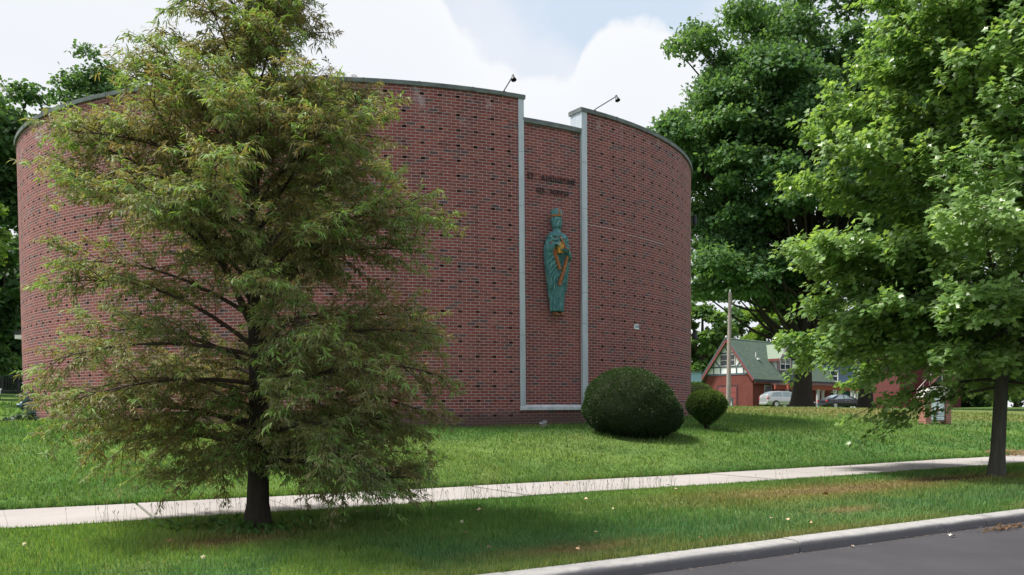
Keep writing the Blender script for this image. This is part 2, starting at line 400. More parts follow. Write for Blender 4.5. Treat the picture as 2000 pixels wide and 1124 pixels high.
def grid_lines(pts):
    out = []
    for (a, b, st) in pts: out += list(np.arange(a, b - 1e-6, st))
    return np.array(out + [pts[-1][1]])
def build_ground():
    S = grid_lines([(-260, -60, 20), (-60, -14, 2), (-14, 30, .3), (30, 70, 1.2), (70, 330, 20)])
    Nn = grid_lines([(-160, -10, 15), (-10, 5, 1), (5, 5.9, .06), (5.9, 9.2, .16), (9.2, 11.6, .08), (11.6, 20, .25), (20, 50, 1.0), (50, 110, 3), (110, 700, 40)])
    s, n = np.meshgrid(S, Nn); X, Y = xy(s.ravel(), n.ravel()); Z = ground(X, Y)
    i = np.arange(len(Nn) - 1)[:, None] * len(S) + np.arange(len(S) - 1)[None]; i = i.ravel()
    F = np.c_[i, i + 1, i + 1 + len(S), i + len(S)]
    col = turf(X, Y, np.full(len(X), .5)) * .62 + np.array([.022, .018, .010]) * .6
    me = raw_mesh('lawn', np.c_[X, Y, Z], F)
    m, nt, b = newmat('turf ground'); at_ = nd(nt, 'ShaderNodeVertexColor'); at_.layer_name = 'tint'; tc = nt.nodes.new('ShaderNodeTexCoord')
    f = noisen(nt, tc.outputs['Object'], 22, 6, .7); f2 = noisen(nt, tc.outputs['Object'], 3.5, 5, .6)
    c = mixn(nt, 1.0, at_.outputs[0], rampn(nt, f, [(.3, (.5, .5, .5)), (.7, (1.45, 1.4, 1.3))]), 'MULTIPLY')
    c = mixn(nt, 1.0, c, rampn(nt, f2, [(.3, (.75, .75, .75)), (.7, (1.2, 1.2, 1.15))]), 'MULTIPLY')
    nt.links.new(c, b.inputs['Base Color']); b.inputs['Roughness'].default_value = 1.0; b.inputs['Specular IOR Level'].default_value = .05
    bumpn(nt, b, f, .8, .04)
    o = link('ground', me, m, smooth=True, col=col); o['kind'] = 'structure'
build_ground()

def band(name, sa, na, nb, za, zb, mat, thick=None):
    """flat band between two n(s) lines"""
    s = np.asarray(sa); A = np.c_[xy(s, na), ]if False else None
    xa, ya = xy(s, na); xb, yb = xy(s, nb); k = len(s)
    V = np.vstack([np.c_[xa, ya, np.broadcast_to(za, k)], np.c_[xb, yb, np.broadcast_to(zb, k)]])
    F = [(i, i + 1, k + i + 1, k + i) for i in range(k - 1)]
    return raw_mesh(name, V, F)
def street():
    S = np.arange(-60, 90.1, 1.0)
    # road
    m, nt, b = newmat('asphalt'); tc = nt.nodes.new('ShaderNodeTexCoord')
    f = noisen(nt, tc.outputs['Object'], 60, 5, .75); g = noisen(nt, tc.outputs['Object'], .9, 6, .65); h = noisen(nt, tc.outputs['Object'], 260, 2, .6)
    c = rampn(nt, g, [(.3, (.031, .030, .037)), (.7, (.056, .054, .064))]); c = mixn(nt, mathn(nt, 'MULTIPLY', f, .55), c, (.030, .029, .033))
    c = mixn(nt, rampn(nt, h, [(.60, (0,)*3), (.72, (.6,)*3)]), c, (.17, .165, .16))
    nt.links.new(c, b.inputs['Base Color']); b.inputs['Roughness'].default_value = .8; b.inputs['Specular IOR Level'].default_value = .35; bumpn(nt, b, f, .5, .01)
    k = kerb_n(S)
    me = band('road', S, np.full(len(S), -9.0), k + .02, 0.0, 0.0, m); o = link('road', me, m); o['kind'] = 'structure'
    # kerb : rounded profile, cast in lengths with joints
    km, nt, b = newmat('kerb concrete'); tc = nt.nodes.new('ShaderNodeTexCoord')
    f = noisen(nt, tc.outputs['Object'], 9, 7, .7); g = noisen(nt, tc.outputs['Object'], 2.2, 4, .6); w = noisen(nt, tc.outputs['Object'], 4, 6, .75, (.6, .6, 3))
    geo = nt.nodes.new('ShaderNodeNewGeometry'); sp = nt.nodes.new('ShaderNodeSeparateXYZ'); nt.links.new(tc.outputs['Object'], sp.inputs[0])
    c = rampn(nt, f, [(.3, (.23, .222, .22)), (.7, (.34, .332, .328))])
    low = rampn(nt, mathn(nt, 'ADD', sp.outputs[2], mathn(nt, 'MULTIPLY', mathn(nt, 'SUBTRACT', g, .5), .05)), [(.080, (.9,)*3), (.100, (0,)*3)])  # dark below the top edge: shade on the road-side face put into the colour
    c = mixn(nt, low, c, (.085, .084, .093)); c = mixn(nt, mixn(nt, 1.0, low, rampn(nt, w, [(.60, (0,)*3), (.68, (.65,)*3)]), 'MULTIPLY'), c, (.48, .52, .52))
    nt.links.new(c, b.inputs['Base Color']); b.inputs['Roughness'].default_value = .9; bumpn(nt, b, f, .4, .01)
    prof = [(0.0, -.03), (.004, .045), (.012, .078), (.03, .096), (.055, .103), (.215, .108), (.225, .09), (.225, -.03)]
    Vs, Fs, nv = [], [], 0
    brk = [-60, -30, -12, -6, -3.02, 0.05, 3.0, 6.02, 9.05, 12.1, 15.1, 18.2, 24, 40, 90]
    for a, e in zip(brk[:-1], brk[1:]):
        ss = np.linspace(a + .006, e - .006, max(3, int((e - a) / .6))); kk = kerb_n(ss); P = len(prof)
        dz = .004 * math.sin(a * 3.3)
        for si, ki in zip(ss, kk):
            for (dn, z) in prof:
                X, Y = xy(si, ki + dn); Vs.append((X, Y, z + dz))
        for i in range(len(ss) - 1):
            for j in range(P - 1): Fs.append((nv + i*P + j, nv + (i+1)*P + j, nv + (i+1)*P + j + 1, nv + i*P + j + 1))
        Fs.append(tuple(nv + j for j in range(P))); Fs.append(tuple(nv + (len(ss)-1)*P + P - 1 - j for j in range(P))); nv += len(ss) * P
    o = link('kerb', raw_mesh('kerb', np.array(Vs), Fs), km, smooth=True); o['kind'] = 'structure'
    o.data.set_sharp_from_angle(angle=R_(50))
    # pavement: slabs with joints
    pmn, nt, b = newmat('pavement concrete'); tc = nt.nodes.new('ShaderNodeTexCoord')
    f = noisen(nt, tc.outputs['Object'], 45, 5, .7); g = noisen(nt, tc.outputs['Object'], .9, 6, .65); h = noisen(nt, tc.outputs['Object'], 5, 6, .7, (1, 2.2, 1))
    c = rampn(nt, g, [(.3, (.275, .255, .25)), (.7, (.355, .332, .325))]); c = mixn(nt, mathn(nt, 'MULTIPLY', f, .25), c, (.27, .248, .24))
    c = mixn(nt, rampn(nt, h, [(.58, (0,)*3), (.75, (.4,)*3)]), c, (.26, .237, .228))
    nt.links.new(c, b.inputs['Base Color']); b.inputs['Roughness'].default_value = .9; b.inputs['Specular IOR Level'].default_value = .25; bumpn(nt, b, f, .25, .008)
    mb = MB(); jt = [-1.95 - 1.52 * 30 + 1.52 * i for i in range(110)]
    def spos(u, v, Y): p = at(u, v, Y); return sn(p[0], p[1])[0]
    for a, e in zip(jt[:-1], jt[1:]):
        q = []; g_ = .017
        for si, fn in ((a + g_, near_n), (e - g_, near_n), (e - g_, far_n), (a + g_, far_n)): q.append(xy(si, float(fn(si))))
        zz = .2 + .004 * math.sin(a * 7)
        mb.prism(q, .05, zz)
    o = mb.build('pavement', pmn); o['kind'] = 'structure'
street()

# ---------------------------------------------------------------- the elliptical brick drum
EC = np.array([-4.2864, 26.5565]); EA, EB, ETH = 10.0098, 8.1867, .148
_c, _s = math.cos(ETH), math.sin(ETH)
_ph = np.linspace(-np.pi, np.pi, 20001)
_ex, _ey = EA * np.cos(_ph), EB * np.sin(_ph)
_S = np.r_[0, np.cumsum(np.hypot(np.diff(_ex), np.diff(_ey)))]; PER = _S[-1]
def epoint(s, off=0.0):
    s = np.asarray(s, float) % PER; ph = np.interp(s, _S, _ph)
    x, y = EA * np.cos(ph), EB * np.sin(ph); nx, ny = np.cos(ph) / EA, np.sin(ph) / EB; l = np.hypot(nx, ny); nx, ny = nx / l, ny / l
    x, y = x + nx * off, y + ny * off
    return np.stack([EC[0] + _c * x - _s * y, EC[1] + _s * x + _c * y], -1)
def eframe(s):
    """point, tangent (left to right along the front), outward normal"""
    p = epoint(s); q = epoint(s, 1.0); n = q - p; t = np.array([-n[1], n[0]]); return p, t, n
def ehit(u, v):
    tx, tz = ray(u, v); dx, dy = tx, 1.0
    lx, ly = _c * dx + _s * dy, -_s * dx + _c * dy; ox, oy = -(_c * EC[0] + _s * EC[1]), -(-_s * EC[0] + _c * EC[1])
    A = (lx/EA)**2 + (ly/EB)**2; B = 2*(ox*lx/EA**2 + oy*ly/EB**2); C = (ox/EA)**2 + (oy/EB)**2 - 1
    t = (-B - math.sqrt(max(B*B - 4*A*C, 0))) / (2*A); px, py = ox + lx*t, oy + ly*t
    return float(np.interp(math.atan2(py/EB, px/EA), _ph, _S)), EYE + tz * t
COURSE = .0677; Z0 = EYE - .0762
SL0, _ = ehit(1013.8, 480); SL1, _ = ehit(1024.2, 480); SR0, _ = ehit(1136.0, 480); SR1, _ = ehit(1146.3, 480)
ZT = Z0 + 108.4 * COURSE
_, ZPT = ehit(1080, 247); _, ZS1 = ehit(1085, 791.5); _, ZS0 = ehit(1085, 801.5)

def sweep(mb, prof, s0, s1, nseg=24, caps=True):
    """closed profile [(off,z)] swept along the ellipse"""
    ss = np.linspace(s0, s1, nseg + 1); k = len(prof); V = []
    cols = [epoint(ss, o) for o, _ in prof]
    for i in range(nseg + 1):
        for j in range(k): V.append((*cols[j][i], prof[j][1]))
    F = [(i*k + j, (i+1)*k + j, (i+1)*k + (j+1) % k, i*k + (j+1) % k) for i in range(nseg) for j in range(k)]
    if caps: F += [tuple(range(k)), tuple(nseg*k + k - 1 - j for j in range(k))]
    mb.add(np.array(V), F)
def wallmesh(name, s0, s1, hole0, toprow, parent, back=True):
    """brick skin with recessed header holes"""
    cols = []; j0 = math.ceil((s0 - hole0 + .12) / .408)
    c = hole0 + .408 * j0
    while c < s1 - .12: cols.append(c); c += .408
    sl = [s0]
    for c in cols: sl += [c - .047, c + .047]
    sl.append(s1)
    ext = [sl[0]]
    for a in sl[1:]:
        if a - ext[-1] > .2: ext.append((a + ext[-1]) / 2)
        ext.append(a)
    sl = np.array(ext)
    rows = [Z0 + 5 * COURSE * k for k in range(21)] + [Z0 + toprow * COURSE]
    zl = [.35]
    for r in rows: zl += [r - .029, r + .029]
    zl.append(ZT); zl = np.array(zl)
    P = epoint(sl); ns, nz = len(sl), len(zl)
    V = np.zeros((nz, ns, 3)); V[:, :, :2] = P[None]; V[:, :, 2] = zl[:, None]
    UV = np.zeros((nz, ns, 2)); UV[:, :, 0] = sl[None] - hole0 + .051 + 204.0; UV[:, :, 1] = zl[:, None] - (Z0 - COURSE / 2) + 0.0
    V = V.reshape(-1, 3); UV = UV.reshape(-1, 2); idx = lambda i, j: i * ns + j
    F, mi, ev, euv = [], [], [], []
    hole_cols = set(int(np.argmin(np.abs(sl - (c - .047)))) for c in cols)
    nb = len(V)
    for i in range(nz - 1):
        for j in range(ns - 1):
            a, b, c, d = idx(i, j), idx(i, j+1), idx(i+1, j+1), idx(i+1, j)
            if i % 2 == 1 and j in hole_cols:
                dep = float(rng.choice([.022, .05, .085], p=[.35, .35, .3])); q = epoint(sl[[j, j+1]], -dep)
                e = nb + len(ev)
                ev += [(*q[0], zl[i]), (*q[1], zl[i]), (*q[1], zl[i+1]), (*q[0], zl[i+1])]; euv += [tuple(UV[a]), tuple(UV[b]), tuple(UV[c]), tuple(UV[d])]
                F += [(a, b, e+1, e), (b, c, e+2, e+1), (c, d, e+3, e+2), (d, a, e, e+3), (e, e+1, e+2, e+3)]; mi += [1, 1, 1, 1, 0 if dep < .03 else 1]
            else: F.append((a, b, c, d)); mi.append(0)
    V = np.vstack([V, np.array(ev)]); UV = np.vstack([UV, np.array(euv)]); UV[:, 1] += .0
    me = raw_mesh(name, V, np.array(F)); o = link('wall', me, [M['brick'], M['hole']], parent, uv=UV)
    me.polygons.foreach_set('material_index', np.array(mi, dtype=np.int32))
    sm = np.array([m == 0 for m in mi]); me.polygons.foreach_set('use_smooth', np.zeros(len(mi), dtype=bool))
    return o
p0 = epoint(SL0)
DRUM = empty('church_building', (p0[0], p0[1], 0), 'tall windowless red brick drum with rows of small square holes and pale metal framed niche', 'building')
DRUM.location = (0, 0, 0)
HL, _ = ehit(933.3, 726); HR, _ = ehit(1152.5, 703)
BACK = PER * .78
wallmesh('wall', BACK - PER, SL0, HL, 106, DRUM); wallmesh('wall', SR1, BACK, HR, 105, DRUM)
def drum():
    mb = MB(); sweep(mb, [(-.40, .5), (-.12, .5), (-.12, ZT - .01), (-.40, ZT - .01)], SR1 + .02, PER + SL0 - .02, 160); mb.build('wall_core', M['concrete'], DRUM)
    # coping with standing seams
    for (a, e) in ((SR0 - .03, PER * .9), (BACK - PER - .0, SL1 + .03)):
        mb = MB(); zt = ZT
        sweep(mb, [(-.46, zt - .0), (.05, zt - .012), (.056, zt + .078), (.03, zt + .088), (-.43, zt + .10), (-.46, zt + .09)], a, e, 90)
        for q in np.arange(a + 1.2, e - .5, 1.22): sweep(mb, [(-.3, zt + .08), (.060, zt - .015), (.063, zt + .082), (.03, zt + .098), (-.3, zt + .110)], q - .011, q + .011, 1)
        mb.build('coping', M['coping'], DRUM)
    # niche panel
    uvo = HL - .051 - 204.0
    def panel(name, s0, s1, z0, z1, off, mat):
        ss = np.linspace(s0, s1, 17); P = epoint(ss, off); k = len(ss)
        V = np.vstack([np.c_[P, np.full(k, z0)], np.c_[P, np.full(k, z1)]]); UV = np.vstack([np.c_[ss - uvo, np.full(k, z0 - Z0 + COURSE/2)], np.c_[ss - uvo, np.full(k, z1 - Z0 + COURSE/2)]])
        Q = epoint(ss, off - .11); V = np.vstack([V, np.c_[Q, np.full(k, z0)], np.c_[Q, np.full(k, z1)]]); UV = np.vstack([UV, UV])
        F = [(i, i+1, k+i+1, k+i) for i in range(k-1)] + [(2*k+i+1, 2*k+i, 3*k+i, 3*k+i+1) for i in range(k-1)] + [(k+i, k+i+1, 3*k+i+1, 3*k+i) for i in range(k-1)]
        return link(name, raw_mesh(name, V, F), mat, DRUM, uv=UV)
    panel('niche_panel', SL1 - .01, SR0 + .01, ZS0, ZPT, -.05, M['brick2'])
    panel('plinth', SL0 - .004, SR1 + .004, .35, ZS0 + .02, -.012, M['brick'])
    mb = MB(); sweep(mb, [(-.34, ZPT), (.02, ZPT - .02), (.025, ZPT + .085), (-.34, ZPT + .10)], SL1 - .02, SR0 + .01, 10); mb.build('niche_coping', M['coping'], DRUM)
    # jamb strips in lengths
    for (a, e, ph) in ((SL0, SL1, 0.0), (SR0, SR1, .35)):
        mb = MB(); z = ZS0 + .03 + .0; cuts = [ZS0 + .02, ZS0 + 1.75 + ph, ZS0 + 3.2 - ph, ZS0 + 4.75 + ph * .4, ZS0 + 6.0, ZT - .005]
        for z0, z1 in zip(cuts[:-1], cuts[1:]): sweep(mb, [(-.41, z0 + .004), (.018, z0 + .004), (.022, z0 + .008), (.022, z1 - .004), (.018, z1), (-.41, z1)], a, e, 2)
        mb.build('jamb_strip', M['strip'], DRUM)
    mb = MB(); sweep(mb, [(-.12, ZS0 - .0), (.045, ZS0 - .0), (.05, ZS0 + .01), (.045, ZS0 + (ZS1 - ZS0) * .62), (-.052, ZS1 + .012), (-.12, ZS1 + .012)], SL0 - .008, SR1 + .008, 14); mb.build('sill', M['sill'], DRUM)
    # flat roof
    ss = np.linspace(0, PER, 120, endpoint=False); P = epoint(ss, -.39); V = np.c_[P, np.full(120, ZPT - .25)]
    link('roof', raw_mesh('roof', V, [tuple(range(120))]), M['roofing'], DRUM)
    # thin white mortar line on the right wing
    sa, za = ehit(1144.5, 437.5); sb, zb = ehit(1215, 453); sc_, zc = ehit(1297, 478)
    kz = Z0 + (round((za - Z0) / COURSE - .5) + .5) * COURSE
    mb = MB(); sweep(mb, [(-.01, kz - .006), (.0035, kz - .006), (.0035, kz + .006), (-.01, kz + .006)], sa + .02, sb + .1, 8)
    sweep(mb, [(-.01, kz - .074), (.0035, kz - .074), (.0035, kz - .063), (-.01, kz - .063)], sb + .2, sc_, 12)
    mb.build('mortar_streak', pm('white mortar', (.62, .57, .58), .8, .25, 12), DRUM)
drum()

# gooseneck lamps on the coping
def goose(u, v, L, lift, label):
    s, _ = ehit(u, v); p, t, n = eframe(s); o = np.array([*epoint(s, -.06), ZT + .10])
    e = empty('roof_floodlight', o, label, 'floodlight', 'floodlights on the coping'); nn = np.array([*n, 0]); up = np.array([0, 0, 1.])
    mb = MB(); mb.lathe([(.05, 0), (.05, .02), (.02, .03)], 10); mb.tube([(0, 0, .01), (0, 0, .035), nn * .06 + up * .05, nn * L + up * (.05 + lift)], .013, 6)
    mb.build('arm', M['dark_metal'], e)
    h = MB(); d = norm(nn * .38 - up * .92); b = nn * L + up * (.05 + lift); x = norm(np.cross(up, nn)); y = np.cross(d, x)
    h.lathe([(.015, -.04), (.035, -.028), (.036, .04), (.045, .06), (.085, .155), (.088, .168), (.078, .166), (.04, .08)], 16, frame(b, x * .72, y * .72, d * .72)); h.build('lamp_head', M['dark_metal'], e, True)
goose(986, 183, .54, .13, 'dark angled floodlight on a short arm above the coping left of the niche')
goose(1164, 221, .78, .08, 'dark angled floodlight on a long arm above the coping right of the niche')

# lettering
def textmesh(body, size, ext, spacing=1.0, bold=.0):
    cu = bpy.data.curves.new('txt', 'FONT'); cu.body = body; cu.size = size; cu.extrude = ext; cu.space_character = spacing; cu.align_x = 'CENTER'; cu.align_y = 'CENTER'; cu.offset = bold
    ob = bpy.data.objects.new('txt', cu); COL.objects.link(ob); dg = bpy.context.evaluated_depsgraph_get(); me = bpy.data.meshes.new_from_object(ob.evaluated_get(dg))
    bpy.data.objects.remove(ob); return me
def serif(me): return me
def letters():
    sm, zm = ehit(1078, 349); p, t, n = eframe(sm); e = empty('wall_lettering', (*epoint(sm, -.05), zm), 'two rows of dark raised metal capitals on rails above the bronze figure', 'lettering')
    X = np.array([*t, 0]); Zu = np.array([0, 0, 1.]); Y = np.array([*n, 0]); B = Matrix(frame((0, 0, 0), X, Zu, Y).tolist())
    for txt, (u0, v0, u1, v1), rail in (('ST.  AUGUSTINE', (1030.5, 343, 1124.5, 357), 1), ('OF  HIPPO', (1048.5, 371, 1111, 378.5), 1)):
        sa, za = ehit(u0, v0); sb, zb = ehit(u1, v1); wd = sb - sa; sc = (sa + sb) / 2; zc = (za + zb) / 2
        me = textmesh(txt, .135, .010, 1.25, .0); co = np.empty(len(me.vertices) * 3, dtype=np.float32); me.vertices.foreach_get('co', co); co = co.reshape(-1, 3)
        w0 = co[:, 0].max() - co[:, 0].min(); co[:, 0] = (co[:, 0] - (co[:, 0].max() + co[:, 0].min()) / 2) * wd / w0; h0 = co[:, 1].max() - co[:, 1].min(); co[:, 1] = (co[:, 1] - (co[:, 1].max() + co[:, 1].min()) / 2) * .108 / h0
        q = epoint(sc + co[:, 0], -.05 + .035); W_ = np.c_[q + np.outer(co[:, 2], n), zc + co[:, 1]] - np.array([*epoint(sm, -.05), zm]); me.vertices.foreach_set('co', W_.astype(np.float32).ravel()); me.update()
        # each letter is a part of its own
        nv_ = len(me.vertices); lab_ = np.arange(nv_); ed = np.empty(len(me.edges) * 2, dtype=np.int32); me.edges.foreach_get('vertices', ed); ed = ed.reshape(-1, 2)
        for _ in range(400):
            mn = np.minimum(lab_[ed[:, 0]], lab_[ed[:, 1]]); o_ = lab_.copy(); np.minimum.at(lab_, ed[:, 0], mn); np.minimum.at(lab_, ed[:, 1], mn); lab_ = lab_[lab_]
            if (o_ == lab_).all(): break
        isl = sorted((co[lab_ == k, 0].min(), co[lab_ == k, 0].max(), k) for k in np.unique(lab_)); grp = []
        for a_, b_, k in isl:
            if grp and a_ < grp[-1][1] - .002: grp[-1][1] = max(b_, grp[-1][1]); grp[-1][2].append(k)
            else: grp.append([a_, b_, [k]])
        polys = [list(q_.vertices) for q_ in me.polygons]
        for a_, b_, ks in grp:
            ids = np.where(np.isin(lab_, ks))[0]; mp = {int(v_): i_ for i_, v_ in enumerate(ids)}; Fs_ = [[mp[v_] for v_ in q_] for q_ in polys if q_[0] in mp]
            link('letter', raw_mesh('letter', W_[ids], Fs_), M['letter'], e)
        mb = MB()
        for dz in (-.054, .050):
            pts = [(*epoint(sc + k, -.05 + .022), zc + dz) for k in np.linspace(-wd/2, wd/2, 9)]
            mb.tube(np.array(pts) - np.array([*epoint(sm, -.05), zm]), .0035, 5)
        for k in np.linspace(-wd/2 + .05, wd/2 - .05, 5): mb.tube(np.array([(*epoint(sc + k, -.06), zc - .054), (*epoint(sc + k, -.028), zc - .054)]) - np.array([*epoint(sm, -.05), zm]), .005, 5)
        mb.build('rail', M['letter'], e)
letters()
def plaque():
    s, z = ehit(1243, 639); p, t, n = eframe(s); e = empty('address_plaque', (*p, z), 'small white number plate on the curved brick right of the niche', 'number plate')
    F = frame((0, 0, 0), [*t, 0], [0, 0, 1], [*n, 0]); mb = MB(); mb.box((-.10, -.065, -.01), (.10, .065, .02), F, .004); mb.build('plate', pm('plaque', (.80, .86, .88), .4, .1), e)
    b = MB()
    for lo, hi in (((-.093, -.058), (.093, -.052)), ((-.093, .052), (.093, .058)), ((-.093, -.052), (-.087, .052)), ((.087, -.052), (.093, .052))): b.box((*lo, .02), (*hi, .0225), F)
    b.build('border', pm('plaque blue', (.35, .5, .62), .5), e)
    me = textmesh('2702', .085, .002, 1.05, .002); me.transform(Matrix(F.tolist()) @ Matrix.Translation((0, 0, .0225))); link('digits', me, pm('plaque digits', (.05, .10, .18), .5), e)
plaque()
# ---------------------------------------------------------------- bronze figure
def statue():
    m, nt, b = newmat('verdigris'); tc = nt.nodes.new('ShaderNodeTexCoord')
    f = noisen(nt, tc.outputs['Object'], 7, 7, .65, (3, 3, .8)); g = noisen(nt, tc.outputs['Object'], 2.2, 4)
    c = rampn(nt, f, [(.3, (.016, .090, .105)), (.5, (.045, .190, .200)), (.70, (.21, .42, .41))]); c = mixn(nt, mathn(nt, 'MULTIPLY', g, .35), c, (.10, .14, .17))
    nt.links.new(c, b.inputs['Base Color']); b.inputs['Roughness'].default_value = .55; b.inputs['Metallic'].default_value = .25; bumpn(nt, b, f, .3, .01)
    teal = m; orange = pm('copper band', (.31, .115, .042), .55, .35, 12, metal=.2); gold = pm('gilded metal', (.55, .30, .06), .38, .45, 9, metal=.6)
    s0, zf = ehit(1081.5, 620.5); p, t, n = eframe(s0); base = np.array([*epoint(s0, -.05), zf])
    e = empty('bronze_statue', (0, 0, 0), 'green bronze robed bishop figure with copper bands fixed to the niche wall', 'statue')
    F = frame(base, [*t, 0], [*n, 0], [0, 0, 1]); OFF = .20
    H = np.array([.12, .15, .36, .73, 1.1, 1.46, 1.6, 1.75, 1.86, 1.93, 1.98, 2.03, 2.06, 2.10, 2.16, 2.22, 2.28, 2.34, 2.40, 2.44])
    A = np.array([.160, .166, .175, .22, .272, .308, .308, .272, .22, .165, .125, .088, .084, .098, .115, .122, .122, .118, .105, .06])
    B = np.array([.13, .135, .14, .16, .185, .205, .205, .19, .17, .14, .11, .088, .092, .112, .125, .132, .13, .12, .105, .06])
    def ab(h): return np.interp(h, H, A), np.interp(h, H, B)
    hs = np.unique(np.r_[np.linspace(.12, 1.9, 105), np.linspace(1.9, 2.44, 60)]); na = 144
    ph = np.linspace(0, 2*np.pi, na, endpoint=False)          # pi/2 = front (outward)
    hh, pp = np.meshgrid(hs, ph, indexing='ij'); a, bb = ab(hh); x = a * np.cos(pp); y = bb * np.sin(pp); fr = np.sin(pp)
    xr = x / .34
    edge = .98 - 1.75 * np.abs(x + .02) ** 1.05 * 1.25          # cloak hem, an inverted V from the front
    edge = np.where(fr > 0, edge, .42); edge = np.maximum(edge, .40)
    cl = np.clip((hh - edge) / .025, 0, 1) * np.clip((1.95 - hh) / .05, 0, 1)
    open_ = np.exp(-((x - .03) / (.05 + .06 * np.clip((1.75 - hh) / .8, 0, 1))) ** 2) * np.clip((hh - .95) / .1, 0, 1) * np.clip((1.72 - hh) / .12, 0, 1) * (fr > 0)
    cl = cl * (1 - open_)
    k = np.clip((1.75 - hh) / 1.0, 0, 1.2)
    phase = hh * 10.5 + np.abs(x) * (1.0 + 21.0 * k ** 1.3) * np.where(x < 0, 1, 1.25) + .22 * np.sin(hh * 6 + x * 4)
    fr_ = phase % 1.0; fold = 1.3 * np.where(fr_ < .72, (fr_ / .72) ** .8, ((1 - fr_) / .28) ** .8) - .75
    pleat = np.sin(pp * 26 + .6 * np.sin(hh * 5)) * .6 + np.sin(pp * 11) * .4
    body = (hh < 1.96)
    dsp = np.where(body, cl * (.030 + .032 * fold * np.clip(.25 + 1.1 * fr, .2, 1)) + (1 - cl) * .018 * pleat - open_ * .045, 0)
    # collar roll and head
    cf = hh - 1.955 + .15 * np.clip(fr, 0, 1) ** 2; dsp += (.045 * np.exp(-(cf / .032) ** 2) + .03 * np.exp(-((cf + .085) / .03) ** 2)) * (1 - .6 * np.exp(-(x / .03) ** 2) * (fr > 0))
    hx, hz = x, hh
    nose = .048 * np.exp(-(hx / .017) ** 2 - ((hz - 2.215) / .032) ** 2); brow = .016 * np.exp(-(hx / .07) ** 2 - ((hz - 2.268) / .012) ** 2)
    eyes = -.034 * (np.exp(-((hx - .036) / .018) ** 2) + np.exp(-((hx + .036) / .018) ** 2)) * np.exp(-((hz - 2.247) / .013) ** 2)
    mouth = -.012 * np.exp(-(hx / .03) ** 2 - ((hz - 2.163) / .007) ** 2) + .012 * np.exp(-(hx / .028) ** 2 - ((hz - 2.177) / .008) ** 2)
    beard = (.026 + .006 * np.sin(hx * 330)) * np.exp(-(hx / .075) ** 2 - ((hz - 2.115) / .05) ** 2); cheek = -.018 * (np.exp(-((hx - .055) / .02) ** 2) + np.exp(-((hx + .055) / .02) ** 2)) * np.exp(-((hz - 2.19) / .03) ** 2)
    hair = (.012 + .005 * np.sin(hz * 260)) * (fr < .25) * (hz > 2.08) * (hz < 2.36); ear = .020 * np.exp(-((fr - .05) / .14) ** 2 - ((hz - 2.225) / .03) ** 2)
    dsp += np.where(fr > 0, nose + brow + eyes + mouth + beard + cheek, 0) + hair + ear
    nx, ny = np.cos(pp) / a, np.sin(pp) / bb; l = np.hypot(nx, ny); X = x + dsp * nx / l; Y = y + dsp * ny / l + OFF
    V = np.stack([X, Y, hh], -1).reshape(-1, 3); ns = len(hs)
    V = xf(V, F); Fc = [(i*na + j, i*na + (j+1) % na, (i+1)*na + (j+1) % na, (i+1)*na + j) for i in range(ns-1) for j in range(na)]
    Fc += [tuple(range(na-1, -1, -1)), tuple((ns-1)*na + j for j in range(na))]
    link('body', raw_mesh('body', V, Fc), teal, e, True)
    def surf(xx, h, o=0.0):
        a_, b_ = ab(h); return np.array([xx, OFF + b_ * math.sqrt(max(0, 1 - (xx / a_) ** 2)) + .035 + o, h])
    nv = np.array([*n, 0]); tv = np.array([*t, 0])
    def px(u, v, o=0.0):
        yy = .4
        tx, tz = ray(u, v); d = np.array([tx, 1, tz]); c0 = np.array([0, 0, EYE])
        for _ in range(12):
            q = base + nv * yy; tt = np.dot(q - c0, nv) / np.dot(d, nv); P = c0 + d * tt; xx = np.dot(P - base, tv); h = P[2] - base[2]
            a_, b_ = ab(h); xx = max(-a_ * .93, min(a_ * .93, xx)); yy = .5 * yy + .5 * surf(xx, h, o)[1]
        return np.array([xx, yy, h])
    def ribbon(name, pts, w):
        P = np.array(pts); n_ = 18; tt = np.linspace(0, len(P)-1, n_); Q = np.stack([np.interp(tt, range(len(P)), P[:, i]) for i in range(3)], -1)
        mb = MB(); T = np.gradient(Q, axis=0); T /= np.linalg.norm(T, axis=1)[:, None]; V = []
        for q, tg in zip(Q, T):
            sd_ = norm(np.cross(tg, [0, 1, 0])); V += [q - sd_*w/2, q + sd_*w/2, q + sd_*w/2 - np.array([0, .06, 0]), q - sd_*w/2 - np.array([0, .06, 0])]
        Fr = [(i*4+j, i*4+(j+1) % 4, i*4+4+(j+1) % 4, i*4+4+j) for i in range(n_-1) for j in range(4)] + [(3, 2, 1, 0), tuple((n_-1)*4 + j for j in range(4))]
        mb.add(xf(np.array(V), F), Fr); mb.build(name, orange, e)
    ribbon('stole_band', [px(1079, 472, .05), px(1083, 485, .06), px(1088, 503, .06), px(1095, 526, .05)], .056)
    ribbon('stole_band', [px(1111, 486, .05), px(1109, 502, .06), px(1102, 529, .06), px(1093.5, 557, .06)], .060)
    ribbon('stole_band', [px(1087.5, 469, .02), px(1089, 462, .02), px(1092, 459.5, .02)], .04); ribbon('stole_band', [px(1093, 460, .02), px(1099, 470, .03), px(1105.5, 486, .03)], .044)
    c = px(1091.5, 460, .03); mb = MB(); mb.lathe([(.0, .0), (.035, 0), (.04, .012), (.03, .03), (.012, .036)], 14, F @ frame(c, (1, 0, 0), (0, 0, -1), (0, 1, 0))); mb.build('brooch', teal, e, True)
    # mitre
    mb = MB(); rows = []; nn_ = 40; aa = np.linspace(0, 2*np.pi, nn_, endpoint=False)
